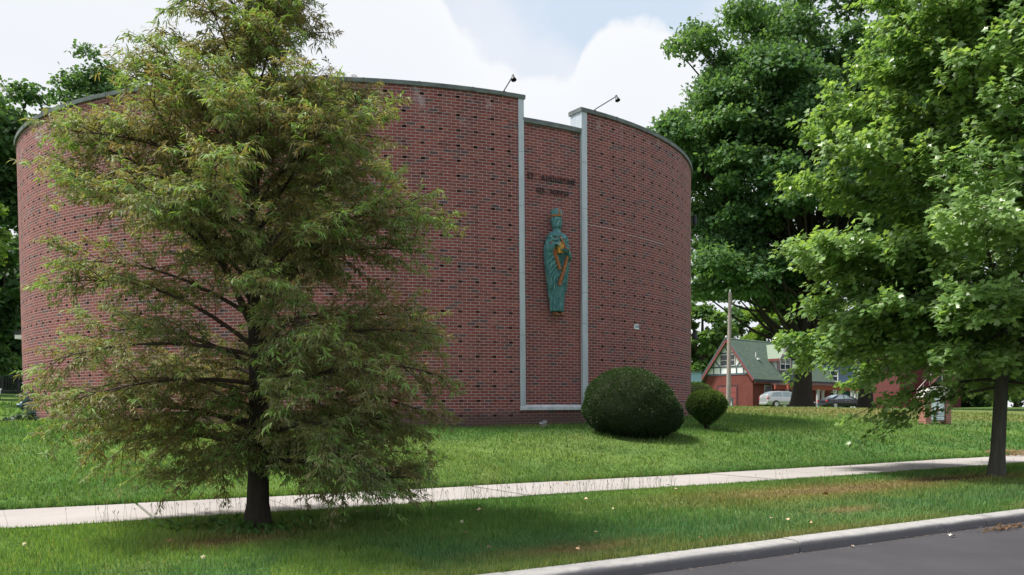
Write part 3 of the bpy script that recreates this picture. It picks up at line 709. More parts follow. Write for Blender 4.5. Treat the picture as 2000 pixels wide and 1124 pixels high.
    for fz in (0, .25, .5, .75, 1.0):
        top = .12 + .085 * np.abs(np.sin(aa)) ** 1.6; r = .130 + .026 * fz - .012 * fz ** 4; sq = 1 - .5 * fz ** 2
        rows.append(np.c_[r * np.cos(aa), r * sq * np.sin(aa) * 1.02 + OFF, 2.335 + top * fz])
    rows.append(np.c_[.06 * np.cos(aa), .05 * np.sin(aa) + OFF, np.full(nn_, 2.40)]); V = np.vstack(rows)
    mb.add(xf(V, F), [(i*nn_+j, i*nn_+(j+1) % nn_, (i+1)*nn_+(j+1) % nn_, (i+1)*nn_+j) for i in range(5) for j in range(nn_)] + [tuple(5*nn_+j for j in range(nn_))])
    mb.build('mitre', teal, e, False)
    mb = MB(); V = []
    for r, z in ((.134, 2.335), (.142, 2.337), (.145, 2.375), (.138, 2.378)): V.append(np.c_[r*np.cos(aa), r*np.sin(aa)*1.0 + OFF, np.full(nn_, z)])
    mb.add(xf(np.vstack(V), F), [(i*nn_+j, i*nn_+(j+1) % nn_, ((i+1) % 4)*nn_+(j+1) % nn_, ((i+1) % 4)*nn_+j) for i in range(4) for j in range(nn_)])
    q = [np.array([0, OFF + (.130 + .026*f_ - .012*f_**4) * (1 - .5*f_**2) + .014, 2.36 + .18*f_]) for f_ in (0, .3, .6, .85, .98)]
    V = []
    for k_ in q: V += [k_ + [-.02, 0, 0], k_ + [.02, 0, 0], k_ + [.02, -.03, 0], k_ + [-.02, -.03, 0]]
    mb.add(xf(np.array(V), F), [(i*4+j, i*4+(j+1) % 4, i*4+4+(j+1) % 4, i*4+4+j) for i in range(4) for j in range(4)] + [(3, 2, 1, 0), (16, 17, 18, 19)])
    mb.build('mitre_band', orange, e)
    # gilded church model held against the chest
    cb = px(1094, 486, .04); mb = MB(); G = F @ frame(cb, norm([1, 0, .12]), [0, 1, 0], norm([-.12, 0, 1]))
    mb.box((-.075, -.10, -.11), (.075, .05, .07), G, .006); mb.prism([(-.085, .068), (.085, .068), (0, .15)], -.055, .11, G @ frame((0, 0, 0), (1, 0, 0), (0, 0, 1), (0, -1, 0)))
    mb.box((-.015, .05, -.10), (.015, .062, -.03), G); mb.box((-.055, .05, -.06), (-.03, .06, .02), G); mb.box((.03, .05, -.06), (.055, .06, .02), G); mb.build('church_model', gold, e)
    # hands
    def hand(wrist, fdir, palm_n, side, curl, elbow):
        mb = MB(); fdir = norm(fdir); palm_n = norm(palm_n - fdir * np.dot(palm_n, fdir)); sx = np.cross(palm_n, fdir) * side
        K_ = 1.3
        def P(f, s_, z): return wrist + (fdir * f + sx * s_ + palm_n * z) * K_
        mb.tube([elbow, elbow*.35 + wrist*.65, wrist, P(.02, 0, 0)], [.085, .075, .046, .038], 12)
        V = []; a_ = np.linspace(0, 2*np.pi, 14, endpoint=False)
        for f, w, th in ((-.01, .028, .02), (.03, .042, .022), (.07, .048, .02), (.105, .045, .016)): V += [P(f, w*math.cos(q_), th*math.sin(q_)) for q_ in a_]
        mb.add(np.array(V), [(i*14+j, i*14+(j+1) % 14, (i+1)*14+(j+1) % 14, (i+1)*14+j) for i in range(3) for j in range(14)] + [tuple(range(13, -1, -1)), tuple(42 + j for j in range(14))])
        for s_, L in ((-.034, .075), (-.012, .092), (.011, .088), (.033, .066)):
            pts = [P(.085, s_, 0)]; ang = 0
            for q_ in range(3): ang += curl * (.5 + .3*q_); pts.append(pts[-1] + (fdir * math.cos(ang) + palm_n * math.sin(ang)) * L * 1.3 * (.45, .33, .25)[q_])
            mb.tube(pts, [.0165, .0155, .014, .011], 8)
        mb.tube([P(.02, -.035, .005), P(.05, -.062, .018), P(.078, -.07, .04), P(.10, -.066, .056)], [.021, .019, .0165, .012], 8)
        mb.v = [xf(v, F) for v in mb.v]; o = mb.build('hand', teal, e, True)
        r = o.modifiers.new('remesh', 'REMESH'); r.mode = 'VOXEL'; r.voxel_size = .0075; r.use_smooth_shade = True
    w1 = px(1083, 475, .085); hand(w1, np.array([.85, .18, .02]), np.array([.0, -.35, -.93]), 1, .45, np.array([-.24, .34, w1[2] - .14]))
    w2 = px(1110, 494, .085); hand(w2, np.array([-.95, .12, .10]), np.array([.05, -.25, .97]), 1, .32, np.array([.26, .30, w2[2] - .10]))
    for sx_ in (-.07, .075):
        V = []; a_ = np.linspace(0, 2*np.pi, 14, endpoint=False)
        for f, w, th, z in ((-.02, .045, .06, .07), (.06, .05, .055, .06), (.13, .056, .035, .04), (.18, .05, .022, .026), (.205, .02, .01, .02)): V += [(sx_ + w*math.cos(q_), .20 + f, z + th*math.sin(q_)) for q_ in a_]
        mb = MB(); mb.add(xf(np.array(V), F), [(i*14+j, i*14+(j+1) % 14, (i+1)*14+(j+1) % 14, (i+1)*14+j) for i in range(4) for j in range(14)] + [tuple(range(13, -1, -1)), tuple(56 + j for j in range(14))]); mb.build('foot', pm('foot copper', (.17, .075, .035), .6, .3), e, True)
    for z_ in (.7, 1.7):
        mb = MB(); mb.tube([xf(np.array([[0, -.02, z_]]), F)[0], xf(np.array([[0, .2, z_]]), F)[0]], .02, 6); mb.build('wall_bracket', M['dark_metal'], e)
statue()

# ---------------------------------------------------------------- foliage machinery
LEAF_STRIP = (np.array([(0, 0, 0), (.28, .5, .06), (.28, -.5, .06), (.72, .42, -.02), (.72, -.42, -.02), (1, 0, -.16)], float), np.array([(0, 2, 1), (1, 2, 3), (2, 4, 3), (3, 4, 5)]))
def _maple():
    pts = [(0, 0), (.10, .22), (.02, .50), (.26, .34), (.40, .40), (.52, .60), (.58, .34), (.70, .20), (1.05, 0)]
    full = pts + [(x, -y) for x, y in pts[-2:0:-1]]
    V = [(.36, 0, .05)] + [(x, y, .05 - .16 * abs(y) - .14 * (x - .36) ** 2) for x, y in full]
    n = len(full); F = [(0, 1 + i, 1 + (i + 1) % n) for i in range(n)]
    V = np.array(V, float); V[:, 0] -= 0; return V, np.array(F)
LEAF_MAPLE = _maple()
LEAF_CLUMP = (np.array([(0, 0, 0), (.25, .42, .05), (.45, .2, 0), (.72, .46, -.06), (1, .05, -.1), (.74, -.4, -.04), (.5, -.16, .02), (.22, -.48, .06)], float), np.array([(0, 2, 1), (2, 4, 3), (2, 6, 4), (0, 6, 2), (0, 7, 6), (6, 5, 4)]))
LEAF_OVAL = (np.array([(0, 0, 0), (.5, .32, .04), (1, 0, -.05), (.5, -.32, .04)], float), np.array([(0, 3, 2), (0, 2, 1)]))
LEAF_NEEDLE = (np.array([(0, -.5, 0), (0, .5, 0), (1, 0, 0)], float), np.array([(0, 1, 2)]))
def unit(a): return a / (np.linalg.norm(a, axis=1)[:, None] + 1e-9)
def leaf_mesh(name, tmpl, P, D, Nn, L, Wd, col, mat, parent=None):
    TV, TF = tmpl; D = unit(D); Nn = unit(Nn - D * (Nn * D).sum(1)[:, None]); S = np.cross(Nn, D); m = len(P); k = len(TV)
    L = np.broadcast_to(L, (m,)); Wd = np.broadcast_to(Wd, (m,))
    V = P[:, None, :] + D[:, None, :] * (TV[None, :, 0:1] * L[:, None, None]) + S[:, None, :] * (TV[None, :, 1:2] * Wd[:, None, None]) + Nn[:, None, :] * (TV[None, :, 2:3] * L[:, None, None])
    F = TF[None] + (np.arange(m) * k)[:, None, None]
    me = raw_mesh(name, V.reshape(-1, 3), F.reshape(-1, TF.shape[1]))
    return link(name, me, mat, parent, True, col=np.repeat(col, k, axis=0))
def tubes(name, paths, mat, parent, seg=5):
    V, F, n = [], [], 0
    for P, r in paths:
        v, f = tube_arr(np.asarray(P, float), r, seg, False); V.append(v); F.append(np.array(f) + n); n += len(v)
    return link(name, raw_mesh(name, np.vstack(V), np.vstack(F)), mat, parent, True)
def rnd(*s): return rng.random(s)
def rn(*s): return rng.standard_normal(s)

# ---------------------------------------------------------------- bald cypress in the verge
def cypress():
    global rng; rng = np.random.default_rng(45)
    b = np.array([CYP[0], CYP[1], gz(CYP[0], CYP[1]) - .02]); H = 6.5
    e = empty('bald_cypress', b, 'feathery young conifer with drooping olive and green sprays, nearest tree on the left', 'tree')
    zz = np.linspace(0, H, 26); wob = np.c_[.03 * np.sin(zz * 1.1), .03 * np.cos(zz * .9) - .03, zz]
    wob[:, 0] += .012 * zz * .5
    rad = np.interp(zz, [0, .12, .35, 1.0, 3, 5, H], [.155, .122, .105, .096, .062, .032, .006])
    tubes('trunk', [(wob, rad)], M['bark_dark'], e, 12)
    envh = [.3, .73, 1.23, 1.73, 2.43, 2.99, 3.24, 3.74, 4.24, 4.55, 5.0, 5.3, 5.8, 6.5]; env = [1.36, 1.78, 1.86, 1.86, 1.78, 1.80, 1.62, 1.42, 1.02, .78, .58, .46, .32, .10]
    paths, lp, ld, lnm, ll, lc = [], [], [], [], [], []
    nb = 140
    def tp(h): return np.array([np.interp(h, zz, wob[:, 0]), np.interp(h, zz, wob[:, 1]), h])
    for i in range(nb):
        q = i / (nb - 1); h = .66 + (H - .95) * q ** 1.38; az = i * 2.39996 + rn() * .6
        hi = np.clip((h - .6) / 1.5, 0, 1); el = R_(9 + 31 * hi + 14 * max(0, (h - 3.4) / 2) + rn() * (6 + 6 * hi))
        L = 1.5; f_ = (.86 + .18 * rnd()); f_ = f_ if not (h < 1.3 and math.sin(az) < -.66) else f_ * .35 * (1 + .09 * (-math.cos(az)) * (h < 3.4)) * (1 - .5 * max(0, -math.sin(az)) * (h < 1.3))
        for _ in range(8): L = .5 * L + .5 * float(np.interp(h + L * (math.tan(el) * .62 - .12), envh, env)) * f_
        droop = .20 * (1 - hi) + .09 + .04 * rn(); K = 9; t = np.linspace(0, 1, K); bend = .25 * rn()
        aa = az + bend * t; r = L * t
        P = np.c_[np.cos(aa) * r, np.sin(aa) * r, L * (math.tan(el) * t * (1 - .38 * t) - droop * t ** 2.4)] + tp(h)
        P[:, 2] = np.maximum(P[:, 2], .42 + .15 * rnd())
        r0 = .012 + .017 * (1 - q) ** .8 * min(1, L / 1.6); paths.append((P, np.linspace(r0, .003, K)))
        hue_b = rnd()
        ns = int(8 + L * 10)
        for j in range(ns):
            ts = .22 + .78 * (j + rnd()) / ns; c = np.array([np.interp(ts, t, P[:, k]) for k in range(3)])
            k0 = min(int(ts * (K - 1)), K - 2); d = norm(P[k0+1] - P[k0]); side = norm(np.cross(d, [0, 0, 1])) * (1 if j % 2 else -1)
            l2 = (.16 + .46 * (1 - abs(ts - .45)) * min(1, L / 1.5)) * (.6 + .6 * rnd())
            th_ = (rnd() - .5) * 2.6; upv = np.cross(side, d) * (1 if j % 2 == 0 else -1); upv = upv if upv[2] > 0 else -upv; pr = side * math.cos(th_) + upv * math.sin(th_) * .9
            d2 = norm(d * (.45 + .45 * ts) + pr * (.85 - .35 * ts) + np.array([0, 0, .12]) + rn(3) * .18)
            K2 = 5; t2 = np.linspace(0, 1, K2); P2 = c + np.outer(t2 * l2, d2) + np.outer(-t2 ** 2 * l2 * (.14 + .16 * (1 - hi)), [0, 0, 1]); paths.append((P2, np.linspace(.0045, .0015, K2)))
            nt_ = max(3, int(l2 / .046)); tone2 = hue_b * .5 + .5 * rnd()
            for m_ in range(nt_):
                t3 = .15 + .85 * (m_ + rnd()) / nt_; c3 = c + d2 * l2 * t3 - np.array([0, 0, t3 ** 2 * l2 * .20])
                s2 = norm(np.cross(d2, [0, 0, 1])) * (1 if m_ % 2 else -1); l3 = (.06 + .13 * rnd()) * (1 - .4 * t3)
                d3 = norm(d2 * .6 + s2 * .65 + np.array([0, 0, .25 - .7 * rnd()]) + rn(3) * .3)
                nl = int(6 + l3 * 54)
                tt = (np.arange(nl) + rnd(nl)) / nl; cc = c3 + np.outer(tt * l3, d3)
                s3 = norm(np.cross(d3, [0, 0, 1])); sg = np.where(np.arange(nl) % 2, 1, -1)[:, None]
                dd = d3 * .7 + s3 * sg * .7 + np.array([0, 0, -.38]) + rn(nl, 3) * .38
                lp.append(cc); ld.append(dd); lnm.append(np.array([0, 0, 1.]) + rn(nl, 3) * .45); ll.append(.042 + .045 * rnd(nl))
                out = np.hypot(c3[0], c3[1]) / max(.2, L); tip = np.clip((out - .75) * 3, 0, 1)
                # leaf colour: olive, fresh green at growing tips, bronze where the sprays are turning
                v = tone2 + .35 * rn(nl) * .5; col = np.empty((nl, 3))
                fresh = (rnd() < (.12 + .38 * tip * (az % 6.283 > 2.0)))
                ol = np.array([.175, .182, .078]); gr = np.array([.135, .205, .092]); br = np.array([.185, .150, .070]); fg = np.array([.160, .300, .075]); pale = np.array([.34, .35, .19])
                w = np.clip(v + .0, 0, 1)[:, None]
                col = np.where(w < .42, gr * (1 - w / .42) + ol * (w / .42), ol * (1 - (w - .42) / .58) + br * ((w - .42) / .58))
                if fresh: col = col * .25 + fg * .75
                pk = rnd(nl) < .10; col[pk] = col[pk] * .4 + pale * .6
                lc.append(col * (.86 + .55 * rnd(nl))[:, None])
    for k in range(14): # leader sprays
        pass
    tubes('branch', paths, M['twig'], e, 5)
    lp = np.vstack(lp); 
    leaf_mesh('foliage', LEAF_STRIP, lp, np.vstack(ld), np.vstack(lnm), np.concatenate(ll), .0085 + .0045 * rnd(len(lp)), np.vstack(lc), M['leaf_cyp'], e)
    print('cypress leaves', len(lp))
cypress()

# ---------------------------------------------------------------- young maple on the right
def maple():
    global rng; rng = np.random.default_rng(52)
    b = np.array([MAP[0], MAP[1], gz(MAP[0], MAP[1]) - .02]); H = 9.6
    e = empty('maple_tree', b, 'leafy young maple with lobed bright green leaves and a straight trunk at the right edge', 'tree')
    zz = np.linspace(0, H, 24); wob = np.c_[.05 * np.sin(zz * .8), .05 * np.cos(zz * .7) - .05, zz]
    rad = np.interp(zz, [0, .12, .4, 1.5, 4, 7, H], [.150, .124, .112, .102, .075, .045, .008]); tubes('trunk', [(wob, rad)], M['bark_grey'], e, 14)
    envh = [.7, 1.2, 1.8, 2.6, 3.4, 4.3, 5.2, 6.0, 7.0, 7.8, 8.8, 9.9]; env = [1.5, 2.0, 2.7, 3.5, 3.9, 4.05, 3.45, 2.95, 2.6, 2.3, 1.5, .5]
    paths, lp, ld, lnm, ll, lc = [], [], [], [], [], []
    def tp(h): return np.array([np.interp(h, zz, wob[:, 0]), np.interp(h, zz, wob[:, 1]), h])
    specs = []
    nb = 104
    for i in range(nb):
        q = i / (nb - 1); h = 2.0 + 6.95 * q ** 1.05; hi = np.clip((h - 1.4) / 2.0, 0, 1); el = R_(14 + 28 * hi + rn() * 6); specs.append((h, i * 2.39996 + rn() * .3, el, None))
    # low limbs the photo shows: sweeping left and down over the sign, right and towards the lawn
    for az, h, L, el in ((R_(170), 1.5, 1.9, -10), (R_(177), 1.62, 2.2, -1), (R_(178), 2.5, 2.6, 16), (R_(206), 2.2, 2.4, 10), (R_(155), 2.2, 2.6, 12), (R_(-20), 1.6, 1.7, -10), (R_(-60), 2.0, 2.4, 8), (R_(95), 2.0, 3.0, 8), (R_(40), 2.0, 2.6, 6), (R_(190), 2.5, 2.9, 17), (R_(165), 2.7, 3.0, 18), (R_(215), 2.6, 2.6, 16), (R_(240), 2.4, 2.4, 15), (R_(265), 2.5, 2.4, 15), (R_(-75), 2.5, 2.7, 14), (R_(-30), 2.1, 2.6, 11), (R_(-5), 2.4, 3.0, 12), (R_(60), 2.3, 3.0, 12), (R_(130), 2.2, 3.2, 11), (R_(200), 2.1, 2.0, 12), (R_(182), 3.1, 3.1, 22), (R_(225), 2.0, 1.8, 12), (R_(-45), 1.9, 2.2, 9), (R_(110), 2.5, 3.2, 13), (R_(75), 1.95, 2.2, 8)):
        specs.append((h, az, R_(el), L))
    for (h, az, el, L) in specs:
        hi = np.clip((h - 1.4) / 2.5, 0, 1)
        low = L is not None and h < 1.7
        if L is None:
            L = 2.5; f_ = .78 + .28 * rnd()
            for _ in range(8): L = .5 * L + .5 * (float(np.interp(h + L * math.tan(el) * .62, envh, env)) - .25) * f_
        K = 9; t = np.linspace(0, 1, K); aa = az + .3 * rn() * t; r = L * t
        droop = .20 * (1 - hi) + .05
        P = np.c_[np.cos(aa) * r, np.sin(aa) * r, L * (math.tan(el) * t * (1 - .28 * t) - droop * t ** 2.5)] + tp(h) + rn(K, 3) * .02 * t[:, None]
        r0 = .016 + .022 * min(1, L / 3); paths.append((P, np.linspace(r0, .005, K)))
        ns = int(7 + L * 7.5) if not low else int(3 + L * 2.6)
        tone = rnd()
        for j in range(ns):
            ts = .22 + .78 * (j + rnd()) / ns; c = np.array([np.interp(ts, t, P[:, k]) for k in range(3)]); k0 = min(int(ts * (K - 1)), K - 2); d = norm(P[k0+1] - P[k0])
            side = norm(np.cross(d, [0, 0, 1])) * (1 if j % 2 else -1); l2 = (.25 + .60 * (1 - abs(ts - .45))) * (.6 + .6 * rnd())
            d2 = norm(d * .75 + side * .75 + np.array([0, 0, .28 * hi - .10 + .25 * rn()]) + rn(3) * .15); K2 = 5; t2 = np.linspace(0, 1, K2)
            P2 = c + np.outer(t2 * l2, d2) + np.outer(t2 ** 2 * l2 * (.12 * hi - .12), [0, 0, 1]); paths.append((P2, np.linspace(.007, .002, K2)))
            nc = max(3, int(l2 / .10))
            for m_ in range(nc):
                t3 = (m_ + .5 + .5 * rnd()) / nc; c3 = np.array([np.interp(t3, t2, P2[:, k]) for k in range(3)]); nl = 8 + int(4 * rnd())
                o = unit(rn(nl, 3) + d2 * .6) * (.04 + .09 * rnd(nl))[:, None]; out = unit(o * np.array([1, 1, .4]) + norm(np.array([c3[0], c3[1], .2])) * .05)
                lp.append(c3 + o); ld.append(out + np.array([0, 0, -.45]) + rn(nl, 3) * .2); lnm.append(np.array([0, 0, .8]) + norm(np.array([c3[0], c3[1], 0])) * .75 + rn(nl, 3) * .45)
                ll.append(.062 + .055 * rnd(nl)); 
                A_ = np.array([.110, .235, .075]); B_ = np.array([.235, .375, .115]); C_ = np.array([.28, .38, .22])
                w = np.clip(.55 * tone + .45 * rnd(nl) + .25 * (t3 - .5), 0, 1)[:, None]; col = A_ * (1 - w) + B_ * w; pk = rnd(nl) < .13; col[pk] = col[pk] * .4 + C_ * .6  # some leaves tinted paler: glossy highlights painted in, plus pale undersides
                lc.append(col * (.82 + .36 * rnd(nl))[:, None])
    tubes('branch', paths, M['bark'], e, 6); lp = np.vstack(lp); L_ = np.concatenate(ll)
    leaf_mesh('foliage', LEAF_MAPLE, lp, np.vstack(ld), np.vstack(lnm), L_, L_ * 1.0, np.vstack(lc), M['leaf_maple'], e); print('maple leaves', len(lp))
maple()

# ---------------------------------------------------------------- large trees built from limbs and leafy clumps
def bigtree(name, label, base, trunk, limbs, clumps, leaf, nleaf, cols, group=None, bark='bark', cat='tree', tmpl=LEAF_CLUMP, mat='leaf_far', limb_r=.16, droop=0.0):
    """trunk: polyline with radii; clumps: [(centre rel. to base, radius)]"""
    global rng; rng = np.random.default_rng(sum(map(ord, label)))
    e = empty(name, base, label, cat, group)
    paths = [trunk] if trunk is not None else []
    if trunk is not None: tubes('trunk', paths, M[bark], e, 14)
    lb = list(limbs)
    if trunk is not None and len(clumps):
        T = np.asarray(trunk[0], float)
        for c, r in clumps:
            if rnd() < .55:
                k = T[np.argmin(np.abs(T[:, 2] - c[2] * .62) + .2 * np.hypot(T[:, 0] - c[0], T[:, 1] - c[1]))]; mid = (k + c) / 2 + np.array([0, 0, -.08 * np.linalg.norm(c - k)]) + rn(3) * .25
                lb.append((np.array([k, mid, c]), np.array([limb_r, limb_r * .6, limb_r * .2])))
    if lb:
        sm = []
        for P, r in lb:
            P = np.asarray(P, float); tt = np.linspace(0, len(P) - 1, 3 * len(P)); Q = np.stack([np.interp(tt, range(len(P)), P[:, i]) for i in range(3)], -1)
            Q[1:-1] = .25 * Q[:-2] + .5 * Q[1:-1] + .25 * Q[2:]; sm.append((Q, np.interp(tt, range(len(P)), np.broadcast_to(r, (len(P),)))))
        tubes('limb', sm, M[bark], e, 7)
    C = np.array([c for c, r in clumps]); Rr = np.array([r for c, r in clumps]); w = Rr ** 2 / (Rr ** 2).sum(); cnt = rng.multinomial(nleaf, w); idx = np.repeat(np.arange(len(C)), cnt)
    d = unit(rn(nleaf, 3)); d[:, 2] = np.where(d[:, 2] < -.35, -d[:, 2] * .7, d[:, 2]); rr = rnd(nleaf) ** .38
    # ragged clump surface
    bump = 1 + .28 * np.sin(d[:, 0] * 5 + idx * 1.7) * np.sin(d[:, 1] * 5 + idx * .9) + .16 * np.sin(d[:, 2] * 11 + idx)
    P = C[idx] + d * (Rr[idx] * rr * bump)[:, None] * np.array([1, 1, .72]); P[:, 2] -= droop * (rr * Rr[idx]) * .2
    D = d * .6 + rn(nleaf, 3) * .7 + np.array([0, 0, -.15]); Nn = d * .7 + np.array([0, 0, .8]) + rn(nleaf, 3) * .5
    L = leaf * (.6 + .8 * rnd(nleaf)); tone = rnd(len(C)); ww = np.clip(.6 * tone[idx] + .4 * rnd(nleaf), 0, 1)[:, None]
    c0, c1 = (np.array(c) for c in cols); col = (c0 * (1 - ww) + c1 * ww) * (.8 + .4 * rnd(nleaf))[:, None]
    leaf_mesh('crown', tmpl, P, D, Nn, L, L, col, M[mat], e)
    return e
def crown_clumps(c, rx, ry, rz, n, r0, r1, fill=.55, lower=-1.0, seed_noise=.18):
    out = []
    ph = rnd(4) * 6
    while len(out) < n:
        d = norm(rn(3)); 
        if d[2] < lower: continue
        s = (fill + (1 - fill) * rnd()) * (1 + seed_noise * math.sin(3 * math.atan2(d[1], d[0]) + ph[0]) + seed_noise * .7 * math.sin(5 * d[2] + ph[1]))
        out.append((np.array(c) + d * s * np.array([rx, ry, rz]), r0 + (r1 - r0) * rnd()))
    return out
def gbase(u, v, Y):
    p = at(u, v, Y); return np.array([p[0], p[1], gz(p[0], p[1]) - .03])
def mpx(Y): return Y / FPX
# two old oaks at the back of the lawn
def oak(u, v, Y, label, left_limbs, ncl, nleaf, rx, rz, cz, shift=(0, 0), extra=(), tk=1.0):
    b = gbase(u, v, Y)
    tr = (np.array([(0, 0, 0), (0, 0, .5), (.05, 0, 1.5), (.1, 0, 3), (.12, 0, 4.4), (.35, 0, 7), (.6, .2, 11), (.5, 0, 16), (.2, 0, 22), (0, 0, 27)], float), np.array([1.0, .80, .66, .58, .60, .48, .40, .30, .2, .06]) * tk)
    global rng; rng = np.random.default_rng(int(u))
    cl = crown_clumps((shift[0], shift[1], cz), rx, rx * .85, rz, ncl, 1.1, 2.3, .45, seed_noise=.09)
    cl = [(c_, r_) for c_, r_ in cl if c_[2] - r_ * .7 > 7.2]
    for (u0, v0, u1, v1, m_) in extra:
        for _ in range(m_): cl.append((at(u0 + (u1-u0)*rnd(), v0 + (v1-v0)*rnd(), Y + 4*rn()) - b, .8 + .9*rnd()))
    bigtree('oak_tree', label, b, tr, left_limbs, cl, .25, nleaf, ((.052, .130, .056), (.118, .225, .084)), 'old oaks behind the lawn', 'bark_dark', limb_r=.17)
LIMB1 = [(np.array([(.1, 0, 3.9), (-.55, 0, 5.6), (-1.15, 0, 6.9), (-2.2, -.4, 9.0), (-2.9, -.8, 10.4), (-4.6, -1.0, 14.5), (-6.0, -1, 18)]), np.array([.42, .40, .36, .32, .29, .18, .06])),
         (np.array([(-1.1, 0, 6.8), (-2.0, -.3, 7.3), (-2.9, -.5, 7.3), (-3.4, -.6, 8.0), (-4.2, -.8, 9.6), (-6.5, -1, 11)]), np.array([.22, .18, .15, .13, .10, .04])),
         (np.array([(.15, 0, 4.0), (1.0, 0, 5.4), (2.2, -.3, 7.5), (3.6, -.6, 11), (5, -1, 16)]), np.array([.46, .40, .34, .24, .06])),
         (np.array([(.4, 0, 11), (-2, -2, 13.5), (-5, -3, 16), (-8, -4, 18)]), np.array([.2, .17, .12, .04])),
         (np.array([(.5, 0, 13), (3, -2, 16), (6, -3, 19)]), np.array([.2, .15, .05]))]
oak(1566, 797, 60, 'huge dark oak with forked trunk standing in front of the silver car', LIMB1, 230, 210000, 11.2, 12.8, 16.2, (-.2, -1), ((1350, 300, 1450, 420, 12), (1352, 400, 1480, 545, 34), (1365, 520, 1500, 580, 28), (1500, 480, 1600, 600, 16), (1300, 225, 1410, 330, 22), (1380, 120, 1480, 220, 16)))
oak(1690, 800, 64, 'second huge oak, grey trunk right of the black car', LIMB1[2:], 140, 60000, 10.5, 13.0, 19.5, (5, 1), (), .74)
# extra low boughs of the first oak reach towards the drum; they are its own clumps
def bgtree(name, label, u, v0, Y, utop, vtop, rpx, rzpx, nleaf, leaf, cols, group, ncl=40, bark='bark', lower=-.75, tmpl=LEAF_CLUMP, cr=None, droop=0):
    global rng; rng = np.random.default_rng(int(abs(u * 7 + Y)))
    k = mpx(Y); b = gbase(u, v0, Y); c = at(utop, vtop + rzpx, Y) - b; r = rpx * k; rz = rzpx * k; h = c[2]
    tr = (np.array([(0, 0, 0), (0, 0, .4), (0, 0, h * .4), (c[0] * .6, 0, h * .8), (c[0], 0, h + rz * .5)], float), np.array([.045, .035, .028, .018, .004]) * (h + rz))
    cr = cr or (r * .17, r * .30)
    cl = crown_clumps((c[0], 0, h), r * .86, r * .8, rz * .86, ncl, cr[0], cr[1], .5, lower)
    return bigtree(name, label, b, tr, [], cl, leaf, nleaf, cols, group, bark, tmpl=tmpl, limb_r=.05 * r ** .5, droop=droop)
DK = ((.045, .110, .046), (.095, .185, .066)); MD = ((.065, .145, .042), (.135, .24, .066)); LT = ((.10, .20, .035), (.18, .29, .055))
G1 = 'trees behind the drum on the left'
bgtree('shade_tree', 'big dark tree rising left of the drum, highest crown at the left edge', -70, 800, 48, -70, 112, 188, 235, 30000, .26, DK, G1, 70)
bgtree('shade_tree', 'lighter green tree beside the left end of the drum, below the dark crown', -52, 815, 33, -58, 285, 92, 150, 11000, .16, LT, G1, 46)
bgtree('shade_tree', 'dark low tree behind the blue gas meter', -18, 790, 40, -30, 395, 105, 180, 16000, .22, DK, G1, 60, lower=-1)
bgtree('shade_tree', 'dark dense evergreen mass behind the railing fence', 15, 775, 60, 10, 470, 95, 170, 16000, .34, ((.03, .075, .034), (.06, .125, .05)), G1, 70, lower=-1)
bgtree('shade_tree', 'dark tree at the extreme left edge behind the railing fence', -95, 775, 56, -95, 400, 95, 190, 14000, .32, ((.03, .075, .034), (.06, .125, .05)), G1, 60, lower=-1)
bgtree('shade_tree', 'tree whose thin top shows above the coping behind the cypress', 205, 790, 47, 215, 92, 118, 150, 9000, .20, DK, G1, 46)
G2 = 'trees behind the half timbered house'
for (lab, u, Y, vt, r, rz, cols, nl) in (
    ('mid green tree between the drum and the pole', 1372, 112, 520, 70, 160, MD, 15000), ('dark tree behind the gable of the brick house', 1448, 128, 560, 72, 130, DK, 13000),
    ('pale green tree above the roof ridge left of the oak trunk', 1520, 122, 560, 74, 120, LT, 13000), ('dark tree behind the dormer end of the roof', 1600, 135, 560, 80, 130, DK, 11000),
    ('dark tree behind the blue house', 1700, 150, 550, 85, 130, DK, 6000), ('mid green tree behind the dark red house', 1815, 130, 555, 90, 140, MD, 7000),
    ('mid green tree beyond the maple trunk', 1925, 105, 560, 90, 135, MD, 8000), ('dark tree beyond the lawn at the far right edge', 2040, 100, 520, 110, 150, DK, 8000), ('low green tree right of the maple trunk beyond the lawn', 1985, 84, 655, 62, 80, MD, 9000), ('low dark tree left of the maple trunk beyond the lawn', 1895, 92, 670, 55, 72, DK, 8000)):
    bgtree('distant_tree', lab, u, 800, Y, u, vt, r, rz, nl, .48, cols, G2, 40, lower=-1)
bgtree('leafy_shrub', 'yellow green shrub beside the dark red house', 1856, 803, 78, 1856, 745, 13, 26, 1500, .2, ((.10, .17, .02), (.2, .27, .04)), None, 14, lower=-1)

